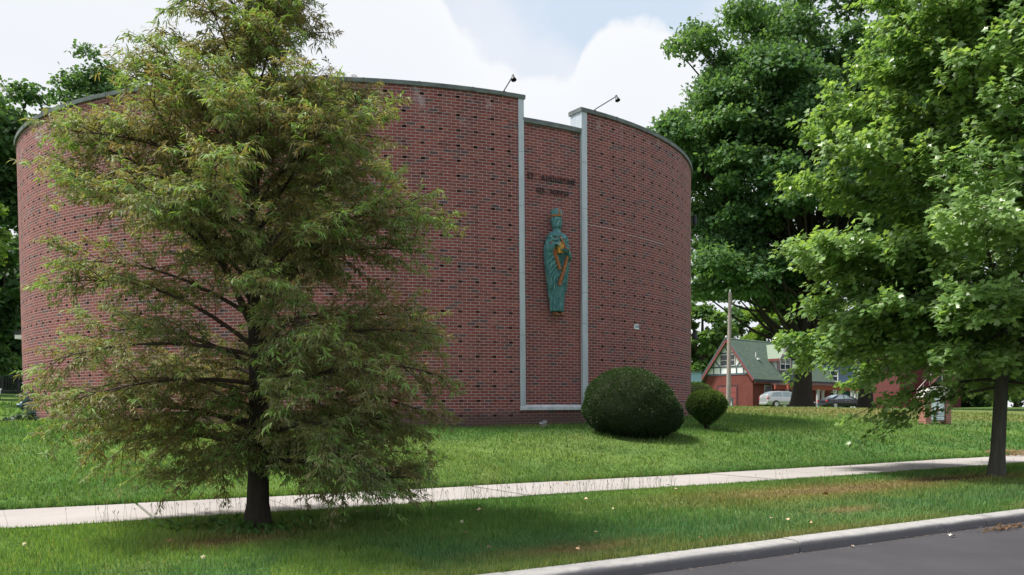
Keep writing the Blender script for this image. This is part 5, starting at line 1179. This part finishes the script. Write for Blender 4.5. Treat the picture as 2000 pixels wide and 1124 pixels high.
def other_houses():
    # blue house far behind the pergola
    o = at(1596, 800, 128); o[2] = gz(o[0], o[1]) - .3; e = empty('blue_house', o, 'blue clapboard house with white trim behind the pergola', 'house'); w = 14.5
    mb = MB(); mb.box((0, 0, 0), (w, 9, 7.2)); mb.build('wall', pm('blue siding', (.085, .13, .20), .8, .12, 1.2, stretch=(.2, .2, 14)), e)
    mb = MB(); mb.prism([(-.5, 7.2), (w + .5, 7.2), (w/2, 11)], -9.4, .5, frame((0, 0, 0), (1, 0, 0), (0, 0, 1), (0, -1, 0))); mb.build('roof', pm('slate', (.13, .14, .16), .9), e)
    I = np.eye(4)
    for x in (1.9, 6.0, 10.4): window(e, I, x, x + 1.3, 4.5, 6.3, M['white'], M['glass_dark'], 1, 2, -.03, fw=.16)
    window(e, I, 1.7, 2.9, .9, 3.0, M['white'], M['glass_dark'], 1, 2, -.03, fw=.16); mb = MB(); mb.box((3.7, -.06, .2), (4.8, 0, 3.0)); mb.build('door', pm('teal door', (.03, .13, .20), .5), e)
    mb = MB(); mb.box((.2, -2.4, 3.3), (w - .2, 0, 3.55)); mb.build('porch_roof', M['white'], e)
    for x in (.5, 5.2, 9.6, 14.0): mb = MB(); mb.lathe([(.2, 0), (.17, .2), (.15, 3.1), (.2, 3.3)], 10, frame((x, -2.2, 0), (1, 0, 0), (0, 1, 0), (0, 0, 1))); mb.build('porch_post', M['white'], e)
    # dark red house with outside stair
    o = at(1757, 802, 84); o[2] = gz(o[0], o[1]) - .2; e = empty('red_house', o, 'dark red sided house with an outside stair behind the lawn sign', 'house'); sm = pm('red siding', (.115, .030, .031), .8, .2, 1.0, stretch=(.2, .2, 12)); dm = pm('dark red trim', (.12, .02, .03), .6, .2)
    mb = MB(); mb.box((0, 0, 0), (6.2, 7, 5.6)); mb.build('wall', sm, e); mb = MB(); mb.prism([(-.5, 5.6), (6.7, 5.6), (3.1, 8.6)], -7.4, .5, frame((0, 0, 0), (1, 0, 0), (0, 0, 1), (0, -1, 0))); mb.build('roof', pm('dark shingles', (.07, .065, .065), .9), e)
    window(e, I, 3.3, 4.3, 1.9, 3.6, M['white'], M['glass_blue'], 1, 2, -.03, fw=.12)
    mb = MB()
    for y in (-1.4, -.3): mb.tube(np.array([(1.0, y, .9), (4.2, y, 4.4)]), .13, 4)
    mb.build('stringer', dm, e); mb = MB()
    for k in range(14): x = 1.15 + k*.228; z = 1.06 + k*.25; mb.box((x, -1.35, z), (x + .26, -.35, z + .05))
    mb.build('treads', dm, e); mb = MB(); mb.tube(np.array([(1.0, -1.4, 1.9), (4.2, -1.4, 5.4)]), .04, 5)
    for k in range(6): x = 1.05 + k*.62; z = .95 + k*.68; mb.tube(np.array([(x, -1.4, z), (x, -1.4, z + 1.0)]), .03, 4)
    mb.build('handrail', pm('rail pale', (.5, .4, .42), .6), e); mb = MB(); mb.box((4.4, -1.5, 0), (4.75, -1.15, 4.4)); mb.build('post', dm, e); mb = MB(); mb.box((4.1, -1.6, 4.4), (6.2, .0, 4.55)); mb.build('landing', dm, e)
    mb = MB(); mb.box((0.2, -.9, 0), (2.2, -.1, .55)); mb.build('steps', dm, e)
    # pale blue shed left of the brick house
    o = at(1346, 800, 90); o[2] = gz(o[0], o[1]); e = empty('blue_shed', o, 'pale blue shed wall showing between the drum and the gable', 'shed'); mb = MB(); mb.box((0, 0, 0), (1.35, 3, 3.95)); mb.build('wall', pm('pale blue wall', (.30, .47, .62), .7, .1), e); mb = MB(); mb.box((-.1, -.15, 3.95), (1.42, 3.1, 4.1)); mb.build('roof', M['coping'], e)
    mb = MB(); mb.box((.3, -.04, 0), (1.1, 0, 2.0)); mb.build('door', M['white'], e)
other_houses()
def pole():
    b = gbase(1422.5, 796, 52); e = empty('utility_pole', b, 'weathered wooden utility pole in front of the half timbered gable', 'pole'); h = at(1425.5, 572, 52)[2] - b[2]
    zz = np.linspace(0, h, 8); tubes('shaft', [(np.c_[.10 * zz / h, zz * 0, zz], np.linspace(.155, .10, 8))], pm('weathered pole', (.30, .255, .235), .9, .3, 5, stretch=(5, 5, .4)), e, 12)
    mb = MB(); mb.lathe([(.035, 0), (.05, .05), (.04, .14), (.015, .22)], 10, frame((.10, 0, h), (1, 0, 0), (0, 1, 0), (0, 0, 1))); mb.build('insulator', M['white'], e, True)
    w = [b + np.array([.1, 0, h + .05])]; t = at(1350, 596, 60)
    q = np.linspace(0, 1, 12); P = (1-q)[:, None] * w[0] + q[:, None] * t; P[:, 2] -= .35 * np.sin(q * np.pi); o = tubes('overhead_wire', [(P, .012)], M['dark_metal'], None, 4); tag(o, 'thin overhead wire running left from the pole top', 'wire')
pole()

# ---------------------------------------------------------------- parked cars
def car(name, label, loc, ang, st, paint, suv=False, group='cars parked behind the lawn'):
    e = empty(name, loc, label, 'car', group, ang); X = np.array([s[0] for s in st]); k = 7
    def ring(s):
        x, z0, zb, zr, w, wr = s; return np.array([(0, z0), (w*.90, z0), (w, z0+.14), (w*1.0, z0*.45+zb*.55), (w*.965, zb), (wr, zr), (wr*.55, zr+.035), (0, zr+.045)])
    xs = np.unique(np.r_[X, np.linspace(X[0], X[-1], 46)]); S = np.array([[np.interp(x, X, [s[i] for s in st]) for i in range(6)] for x in xs]); Rg = np.array([ring(s) for s in S]); m_ = Rg.shape[1]
    V = []
    for i, x in enumerate(xs):
        r = Rg[i]; full = np.vstack([r, r[-2:0:-1] * [-1, 1]]); V.append(np.c_[np.full(len(full), x), full])
    nf = 2*m_ - 2; V = np.vstack(V); F = [(i*nf+j, i*nf+(j+1) % nf, (i+1)*nf+(j+1) % nf, (i+1)*nf+j) for i in range(len(xs)-1) for j in range(nf)] + [tuple(range(nf)), tuple((len(xs)-1)*nf + nf-1-j for j in range(nf))]
    ob = link('body', raw_mesh('body', V, F), paint, e, True); ob.data.set_sharp_from_angle(angle=R_(35))
    def P(x, t, side, off=.012):   # t along belt(4) to roof(5)
        s = np.array([np.interp(x, X, [q[i] for q in st]) for i in range(6)]); r = ring(s); p = r[4]*(1-t) + r[5]*t; d = r[5]-r[4]; n_ = norm([d[1], -d[0]]); p = p + n_*off; return np.array([x, side*p[0], p[1]])
    cab = [s for s in st]; i0, i1, i2, i3 = (2, 3, -5, -4) 
    xa, xb_, xc, xd = CARX[suv]
    for side in (1, -1):
        for a, c in ((xa + .12, (xb_ + xc)/2 - .03), ((xb_ + xc)/2 + .06, xd - .22)):
            n_ = 8; q = np.linspace(a, c, n_); V = []
            for x in q: 
                hi = .9 * np.clip(min((x - xa) / max(.01, xb_ - xa), (xd - x) / max(.01, xd - xc)), 0.15, 1); V += [P(x, .10, side), P(x, max(.16, hi), side)]
            mb = MB(); mb.add(np.array(V), [((2*i, 2*i+2, 2*i+3, 2*i+1) if side < 0 else (2*i, 2*i+1, 2*i+3, 2*i+2)) for i in range(n_-1)]); mb.build('side_window', M['car_glass'], e, True)
    for nm, a, c in (('rear_window', xa + .06, xb_ - .06), ('windscreen', xd - .06, xc + .06)):
        V = []
        for x in np.linspace(a, c, 5):
            s = np.array([np.interp(x, X, [q[i] for q in st]) for i in range(6)]); V += [(x, y, s[3] + .05 - .03*(y/s[5])**2 + .012) for y in np.linspace(-s[5]*.9, s[5]*.9, 5)]
        mb = MB(); mb.add(np.array(V), [(i*5+j, i*5+j+1, (i+1)*5+j+1, (i+1)*5+j) if nm == 'rear_window' else (i*5+j, (i+1)*5+j, (i+1)*5+j+1, i*5+j+1) for i in range(4) for j in range(4)]); mb.build(nm, M['car_glass'], e, True)
    L = X[-1]; wr_ = .36 if suv else .32; w = max(s[4] for s in st)
    for x in (.93, L - .95):
        for side in (1, -1):
            Gm = frame((x, side*(w - .10), wr_), (1, 0, 0), (0, 0, 1), (0, -side, 0)); mb = MB(); mb.lathe([(wr_*.62, -.10), (wr_*.96, -.10), (wr_, -.07), (wr_, .09), (wr_*.9, .11), (wr_*.62, .1)], 24, frame((x, side*(w-.02), wr_), (1, 0, 0), (0, 0, 1), (0, side*-1, 0))); wh = mb.build('wheel', M['tyre'], e, True)
            mb = MB(); Gr = frame((x, side*(w + .085), wr_), (1, 0, 0), (0, 0, 1), (0, -side, 0)); mb.lathe([(wr_*.16, -.02), (wr_*.2, -.02), (wr_*.2, .06)], 12, Gr); mb.lathe([(wr_*.56, -.004), (wr_*.64, -.012), (wr_*.64, .05), (wr_*.56, .05)], 24, Gr)
            for q in np.arange(5) * 2*np.pi/5: mb.box((.1*wr_, -.045, .0), (wr_*.62, .045, .03), Gr @ np.array(Matrix.Rotation(q, 4, 'Z')))
            mb.build('rim', M['rim'], wh)
            mb = MB(); a = np.linspace(0, np.pi, 14); mb.prism(np.c_[np.cos(a), np.sin(a)] * wr_ * 1.17, 0, .03, frame((x, side*(w + .012) - (.015 if side > 0 else -.015) , wr_*.9), (1, 0, 0), (0, 0, 1), (0, -side, 0))); mb.build('wheel_arch', M['tyre'], e)
    for side in (1, -1):
        mb = MB(); z = .95 if suv else .78; mb.box((-.02, side*(w*.82) - .10, z - .08), (.14, side*(w*.82) + .08, z + .10), None, .03); mb.build('tail_light', M['tail'], e)
        mb = MB(); mb.box((L - .34, side*(w*.78) - .14, .62), (L - .05, side*(w*.78) + .10, .76), None, .04); mb.build('headlight', M['lampglass'], e)
        mb = MB(); mb.box((xd - .35, side*(w + .02) - .06, (1.08 if suv else .95)), (xd - .15, side*(w + .10) + .04, (1.24 if suv else 1.08)), None, .03); mb.build('door_mirror', paint, e)
        mb = MB()
        for x in (xb_ + .55, xc - .05 if not suv else xc): mb.box((x, side*(w + .008) - .012, .80 if not suv else .95), (x + .2, side*(w + .008) + .012, .83 if not suv else .98))
        mb.build('door_handle', M['rim'], e); mb = MB(); mb.box((.6, side*w - .012 + side*.008, .36), (L - .7, side*w + .012 + side*.008, .42)); mb.build('sill_trim', M['rim'] if suv else M['tyre'], e)
    mb = MB(); mb.box((-.06, -w*.75, .32), (.1, w*.75, .52), None, .04); mb.build('rear_bumper', paint, e); mb = MB(); mb.box((L - .12, -w*.7, .28), (L + .05, w*.7, .48), None, .04); mb.build('front_bumper', paint, e)
    return e
CARX = {False: (.75, 1.55, 2.55, 3.5), True: (.22, .75, 2.75, 3.6)}
def paintmat(name, c, metal=.3):
    m, nt, b = newmat(name); b.inputs['Base Color'].default_value = (*c, 1); b.inputs['Metallic'].default_value = metal; b.inputs['Roughness'].default_value = .28; b.inputs['Coat Weight'].default_value = .6; b.inputs['Coat Roughness'].default_value = .08; return m
M['car_glass'] = pm('car glass', (.17, .22, .26), .06, .2, 1.0, spec=.9); M['tyre'] = pm('tyre', (.018, .018, .02), .85); M['rim'] = pm('alloy', (.5, .5, .52), .35, .1, metal=.7); M['tail'] = pm('tail lens', (.55, .03, .04), .25); M['lampglass'] = pm('head lens', (.6, .63, .66), .15)
SED = [(0, .34, .66, .80, .66, .50), (.08, .28, .80, .95, .80, .66), (.4, .22, .88, 1.02, .88, .72), (.75, .20, .90, 1.06, .90, .70), (1.55, .2, .92, 1.40, .91, .58), (2.05, .2, .92, 1.445, .91, .57), (2.55, .2, .92, 1.41, .91, .58), (3.5, .2, .90, 1.00, .90, .74), (4.0, .2, .84, .90, .88, .74), (4.4, .24, .74, .80, .82, .68), (4.6, .32, .58, .64, .66, .52)]
SUVP = [(0, .42, .82, 1.02, .70, .58), (.06, .34, 1.02, 1.25, .86, .72), (.22, .28, 1.08, 1.36, .91, .70), (.75, .26, 1.08, 1.62, .93, .64), (1.6, .26, 1.06, 1.68, .94, .64), (2.75, .26, 1.02, 1.62, .94, .62), (3.6, .26, 1.0, 1.14, .92, .76), (4.1, .28, .95, 1.05, .90, .76), (4.5, .32, .84, .92, .84, .68), (4.68, .40, .66, .74, .68, .54)]
def cars():
    def place(u, v, Y): p = at(u, v, Y); return (p[0], p[1], at(u, v, Y)[2])
    H = R_(14)
    car('parked_car', 'silver crossover car half hidden behind the oak trunk', place(1490.5, 796.5, 86), H, SUVP, paintmat('silver paint', (.50, .50, .52), .55), True)
    car('parked_car', 'black saloon car parked between the two oak trunks', place(1605, 798.5, 86), H, SED, paintmat('black paint', (.012, .013, .020), .2))
    car('parked_car', 'dark blue car whose nose shows right of the big oak trunk', place(1511, 799, 96), R_(2), SED, paintmat('dark blue paint', (.03, .055, .085), .3))
    car('parked_car', 'white car glimpsed right of the second oak trunk', place(1718, 802, 94), R_(10), SED, paintmat('white car paint', (.72, .74, .76), .0))
cars()

# ---------------------------------------------------------------- lawn sign
def lawn_sign():
    b = gbase(1826, 829, 30); b[2] += .02; e = empty('church_sign', b, 'low brick monument sign with arched stone top and white notice board under the maple', 'sign'); Fm = frame((0, 0, 0), norm([.93, .37, 0]), norm([-.37, .93, 0]), (0, 0, 1))
    G = Fm @ frame((0, 0, 0), (1, 0, 0), (0, 0, 1), (0, -1, 0)); a = np.linspace(0, np.pi, 15)
    brickbox('pier', (-.62, -.16, -.1), (-.36, .16, .98), Fm, M['pier_brick'], e); brickbox('pier', (.36, -.16, -.1), (.62, .16, .98), Fm, M['pier_brick'], e)
    mb = MB(); outer = np.c_[.66*np.cos(a), .98 + .40*np.sin(a)]; mb.prism(np.vstack([outer, [(-.66, .98), (.66, .98)][:0]]) if False else outer, -.18, .18, G); mb.build('arched_top', pm('pale stone', (.55, .53, .48), .9, .15), e)
    mb = MB(); mb.box((-.36, -.10, .10), (.36, .10, .98), Fm); mb.build('board_case', pm('case grey green', (.17, .19, .16), .7), e)
    mb = MB(); mb.box((-.32, -.115, .16), (.32, -.10, .94), Fm); mb.build('notice_board', pm('notice white', (.70, .80, .84), .35, .06), e)
    dk = pm('notice ink', (.03, .06, .11), .5); mb = MB()
    for z in (.275, .395): mb.box((-.32, -.119, z), (.32, -.115, z + .018), Fm)
    for x0, x1 in ((-.06, .02), (.05, .10), (.12, .2)): mb.box((x0, -.119, .205), (x1, -.115, .222), Fm)
    mb.build('printed_rule', dk, e)
    me = textmesh('SUNDAY SERVICES AT 9', .062, .001, 1.0, .001); me.transform(Matrix((Fm @ frame((0, -.1165, .345), (1, 0, 0), (0, 0, 1), (0, -1, 0))).tolist()) @ Matrix.Diagonal((.86, 1, 1, 1))); link('printed_words', me, dk, e)
    mb = MB(); mb.prism([(-.10, .46), (.08, .46), (.04, .62), (-.06, .62)], .115, .118, G); mb.build('printed_picture', pm('print red', (.45, .05, .10), .5), e)
    mb = MB(); mb.prism([(-.06, .63), (.04, .63), (.03, .76), (-.05, .76)], .115, .118, G); mb.box((-.035, -.119, .77), (.015, -.115, .84), Fm); mb.build('printed_picture', pm('print grey blue', (.22, .28, .36), .5), e)
    p = gbase(1743, 819, 33); o = empty('marker_post', p, 'thin dark post in the lawn left of the church sign', 'post'); mb = MB(); mb.tube(np.array([(0, 0, 0), (0, 0, .75)]), .016, 6); mb.build('post', M['dark_metal'], o); mb = MB(); mb.box((-.09, -.012, .62), (.09, .012, .76), None, .005); mb.build('plate', M['dark_metal'], o)
lawn_sign()
def mulch():
    n = 900; p = at(1990, 865, 19.5); b = np.array([p[0], p[1], gz(p[0], p[1])]); e = empty('mulch_pile', b, 'flat heap of pale wood chips on the lawn at the right edge', 'mulch'); r = np.sqrt(rnd(n)) ; q = rnd(n)*6.283; P = np.c_[r*np.cos(q)*.75, r*np.sin(q)*.6, .0*r]; P[:, 2] = ground(b[0]+P[:, 0], b[1]+P[:, 1]) - b[2] + .09*(1-r**2) + .03*rnd(n)
    leaf_mesh('chips', LEAF_OVAL, P, rn(n, 3)*[1, 1, .3], rn(n, 3)*.4 + [0, 0, 1], .06 + .06*rnd(n), .03, np.array([.30, .22, .17]) * (.6 + .7*rnd(n))[:, None], M['grass'], e)
mulch()
# fallen leaves, litter, dandelions
def litter():
    lst = [(938, 1001, 'broad pale tan leaf lying on the verge right of the cypress', .075, (.52, .36, .24)), (1144, 979, None, .05, (.50, .36, .24)), (1126, 1080, 'curled tan leaf standing up near the kerb', .065, (.50, .32, .20)), (1197, 998, None, .035, (.45, .38, .2)), (1162, 1046, None, .045, (.42, .28, .18)),
           (1613, 970, 'rust brown leaf standing on the dry part of the verge', .075, (.28, .11, .04)), (1507, 1018, None, .045, (.50, .38, .25)), (1538, 1020, None, .05, (.48, .34, .22)), (1584, 1026, None, .04, (.45, .30, .2)), (1107, 943, 'yellowish leaf lying on the pavement', .07, (.46, .36, .14)),
           (1305, 951, None, .05, (.45, .40, .30)), (1320, 959, None, .04, (.45, .32, .22)), (1369, 1055, None, .04, (.34, .18, .10)), (1844, 1041, 'yellow leaf lying on the road', .07, (.55, .40, .12)), (1859, 1044, 'white leaf lying on the road', .07, (.62, .6, .55)), (1665, 1064, None, .04, (.5, .38, .30)), (955, 1076, None, .05, (.45, .33, .24)), (910, 1047, None, .045, (.42, .28, .19)), (330, 1063, None, .06, (.20, .09, .05)), (600, 986, 'dark brown leaf lying on the pavement by the cypress', .06, (.13, .07, .06))]
    for u, v, lab, sz, c in lst:
        Y = 9.0
        for _ in range(30): p = at(u, v, Y); s_, n_ = sn(p[0], p[1]); z = 0.0 if n_ < kerb_n(s_) else (.2 if near_n(s_) < n_ < far_n(s_) else gz(p[0], p[1])); tx, tz = ray(u, v); Y = Y*.4 + .6*(z + .03 - EYE)/tz
        p = at(u, v, Y); onroad = z == 0.0 or z == .2; p[2] = z + (.012 if onroad else .055); ang = rnd()*6.28; tv, tf = LEAF_MAPLE; V = tv * [sz, sz*.9, sz]; V = V - [sz*.4, 0, 0]; V[:, 2] += 1.2*np.abs(V[:, 1])**1.0*.6 + .25*V[:, 0]*(0 if onroad else 1)
        V = xf(V, np.array(Matrix.Rotation(ang, 4, 'Z') @ Matrix.Rotation(R_(0 if onroad else 25*rn()), 4, 'X'))); o = link('fallen_leaf', raw_mesh('fallen_leaf', V, tf), pm('dead leaf', c, .8, .25, 30), smooth=True, loc=p)
        tag(o, lab or 'small dry tan leaf lying in the short grass of the verge', 'fallen leaf', 'fallen leaves'); 
    for u, v, lab in ((48, 1063, 'white dandelion clock in the verge at the left edge'), (397, 1088, 'white dandelion clock on a long stem below the cypress'), (902, 1019, 'white clover head in the verge right of the cypress')):
        Y = 8.0
        for _ in range(30): p = at(u, v, Y); z = gz(p[0], p[1]) + .12; tx, tz = ray(u, v); Y = Y*.4 + .6*(z - EYE)/tz
        p = at(u, v, Y); p[2] -= .14; e = empty('dandelion', p, lab, 'flower'); mb = MB(); mb.tube(np.array([(-.03, 0, 0), (-.01, 0, .08), (0, 0, .135)]), .003, 5); mb.build('stem', pm('stem', (.12, .2, .05), .7), e)
        n = 90; d = unit(rn(n, 3)); leaf_mesh('head', LEAF_NEEDLE, np.tile([0, 0, .14], (n, 1)), d, rn(n, 3), .02, .006, np.full((n, 3), .72), M['grass'], e)
    n = 110; p = at(1962, 1024, 8.9); z = 0.0; P = np.c_[p[0] + rn(n)*.2, p[1] + rn(n)*.05, np.full(n, .0)]; P[:, 1] = p[1] + (P[:, 0] - p[0])*.56 + rn(n)*.05; P[:, 2] = .01 + .025*rnd(n)
    o = leaf_mesh('leaf_litter', LEAF_CLUMP, P, rn(n, 3)*[1, 1, .3], rn(n, 3)*.4 + [0, 0, 1], .03 + .04*rnd(n), .03, np.array([.16, .105, .075]) * (.5 + .9*rnd(n))[:, None], M['grass']); tag(o, 'drift of brown leaf litter along the foot of the kerb', 'leaf litter', kind='stuff')
    n = 420; s = 3.4 + rnd(n)*9; nn = kerb_n(s) - np.abs(rn(n))*.05; X, Y = xy(s, nn); o = leaf_mesh('gutter_grit', LEAF_OVAL, np.c_[X, Y, np.full(n, .006)], rn(n, 3)*[1, 1, .1], rn(n, 3)*.3 + [0, 0, 1], .012 + .02*rnd(n), .012, np.array([.22, .17, .14]) * (.5 + 1.1*rnd(n))[:, None], M['grass']); tag(o, 'grit and bits along the kerb foot', 'grit', kind='stuff')
litter()
# broad weeds round the foot of the cypress
def weeds():
    n = 230; q = rnd(n)*6.283; r = .13 + .62*rnd(n)**.8; X = CYP[0] + np.cos(q)*r*1.4; Y = CYP[1] - .05 + np.sin(q)*r*.7; P = np.c_[X, Y, ground(X, Y) + .02]
    e = empty('weed_patch', (CYP[0], CYP[1], gz(CYP[0], CYP[1])), 'patch of broad leaved weeds round the foot of the cypress', 'weeds'); P = P - np.array(e.location)
    leaf_mesh('leaves', LEAF_STRIP, P, np.c_[np.cos(q*3), np.sin(q*3), .5 + .7*rnd(n)] , rn(n, 3)*.4 + [0, 0, 1], .05 + .08*rnd(n), .022 + .022*rnd(n), np.array([.075, .17, .045]) * (.6 + .8*rnd(n))[:, None], M['grass'], e)
weeds()

# ---------------------------------------------------------------- grass
LEAF_BLADE = (np.array([(0, -.5, 0), (0, .5, 0), (.55, -.34, -.06), (.55, .34, -.06), (1, 0, -.28)], float), np.array([(0, 1, 3), (0, 3, 2), (2, 3, 4)]))
def grass():
    Ps, Ls, Ws = [], [], []
    def sprinkle(s0, s1, n0, n1, dens, hgt, w, cond=None):
        m = int((s1 - s0) * (n1 - n0) * dens); s = s0 + (s1 - s0) * rnd(m); n = n0 + (n1 - n0) * rnd(m); X, Y = xy(s, n)
        keep = (Y > 2) & (X / Y > -.78) & (X / Y < .76) & (((n > kerb_n(s) + .20) & (n < near_n(s) + .02)) | (n > far_n(s) - .03))
        lx, ly = _c * (X - EC[0]) + _s * (Y - EC[1]), -_s * (X - EC[0]) + _c * (Y - EC[1]); keep &= ((lx/EA)**2 + (ly/EB)**2 > 1.0)
        if cond is not None: keep &= cond(X, Y, s, n)
        dr = dryness(X, Y); keep &= rnd(m) > np.clip((dr - .62) * 1.6, 0, .92)
        X, Y, s, n = X[keep], Y[keep], s[keep], n[keep]; k = len(X); h = hgt * (.40 + .8 * rnd(k)) * (.45 + .55 * vnoise(X, Y, 1.9, 4) + .65 * vnoise(X, Y, 5.5, 7) ** 2) * np.where(n < 10, np.clip(.45 + (near_n(s) - n) * .9, .45, 1), 1) * (1 - .35 * np.clip(dr[keep], 0, 1))
        Ps.append(np.c_[X, Y, ground(X, Y) - .004]); Ls.append(h); Ws.append(w * (.6 + .8 * rnd(k)))
    D = lambda a, b: (lambda X, Y, s, n: (np.hypot(X, Y) >= a) & (np.hypot(X, Y) < b))
    sprinkle(-6, 24, 5.3, 9.9, 3000, .075, .0075, D(0, 9.2)); sprinkle(-8, 24, 5.3, 9.9, 1700, .075, .010, D(9.2, 14)); sprinkle(-8, 26, 5.3, 9.9, 700, .08, .015, D(14, 40))
    sprinkle(-12, 14, 10.7, 18, 1150, .07, .012, D(0, 14.5)); sprinkle(-14, 26, 10.7, 20, 520, .075, .018, D(14.5, 20)); sprinkle(-16, 46, 10.7, 27, 170, .085, .030, D(20, 30)); sprinkle(-25, 60, 10.7, 42, 48, .10, .06, D(30, 48))
    # rough edges: kerb side, pavement edges, wall foot
    m = 9000
    def edge(fn, off, s0, s1, m, h, w):
        s = s0 + (s1-s0)*rnd(m); n = fn(s) + off + np.abs(rn(m))*.05*np.sign(off + 1e-9); X, Y = xy(s, n); Ps.append(np.c_[X, Y, ground(X, Y)]); Ls.append(h*(.4 + .9*rnd(m))); Ws.append(np.full(m, w))
    edge(far_n, .01, -10, 24, 16000, .095, .012); edge(near_n, -.02, -7, 22, 9000, .038, .008); edge(lambda s: kerb_n(s) + .2, .02, -2, 16, 9000, .07, .008)
    P = np.vstack(Ps); L = np.concatenate(Ls); Wd = np.concatenate(Ws); k = len(P); q = rnd(k)*6.283; lean = .25 + .75*rnd(k)
    col = turf(P[:, 0], P[:, 1], rnd(k)); yel = rnd(k) < .05; col[yel] = col[yel]*.4 + np.array([.25, .21, .09])*.6
    o = leaf_mesh('grass', LEAF_BLADE, P, np.c_[np.cos(q)*lean, np.sin(q)*lean, np.full(k, 1.0)], np.c_[np.cos(q), np.sin(q), -lean*.2 + .2*rn(k)] + rn(k, 3)*.4, L, Wd, col, M['grass']); tag(o, 'short mown lawn and verge grass', 'grass', kind='stuff'); print('blades', k)
    # seed heads along the near pavement edge
    m = 420; s = .5 + 7.5*rnd(m)**.9; s[:60] = -3 + 20*rnd(60); n = near_n(s) - .04 - np.abs(rn(m))*.09; X, Y = xy(s, n); Z = ground(X, Y); h = .10 + .15*rnd(m)
    tp = np.c_[X + rn(m)*.03, Y + rn(m)*.02, Z + h]; st = [(np.array([(X[i], Y[i], Z[i]), ((X[i]+tp[i, 0])/2, (Y[i]+tp[i, 1])/2, Z[i] + h[i]*.55), tp[i]]), np.array([.0016, .0014, .001])) for i in range(m)]
    o = tubes('seed_stalks', st, pm('seed stalk', (.16, .19, .08), .8), None, 3); tag(o, 'thin grass stalks gone to seed along the pavement edge', 'grass', kind='stuff')
    hd = leaf_mesh('seed_heads', LEAF_OVAL, tp - [0, 0, .015], np.c_[rn(m)*.4, rn(m)*.4, np.ones(m)], rn(m, 3), .045, .014, np.array([.10, .09, .06]) * (.6 + .8*rnd(m))[:, None], M['grass']); tag(hd, 'dark seed heads on the grass stalks at the pavement edge', 'grass', kind='stuff')
grass()
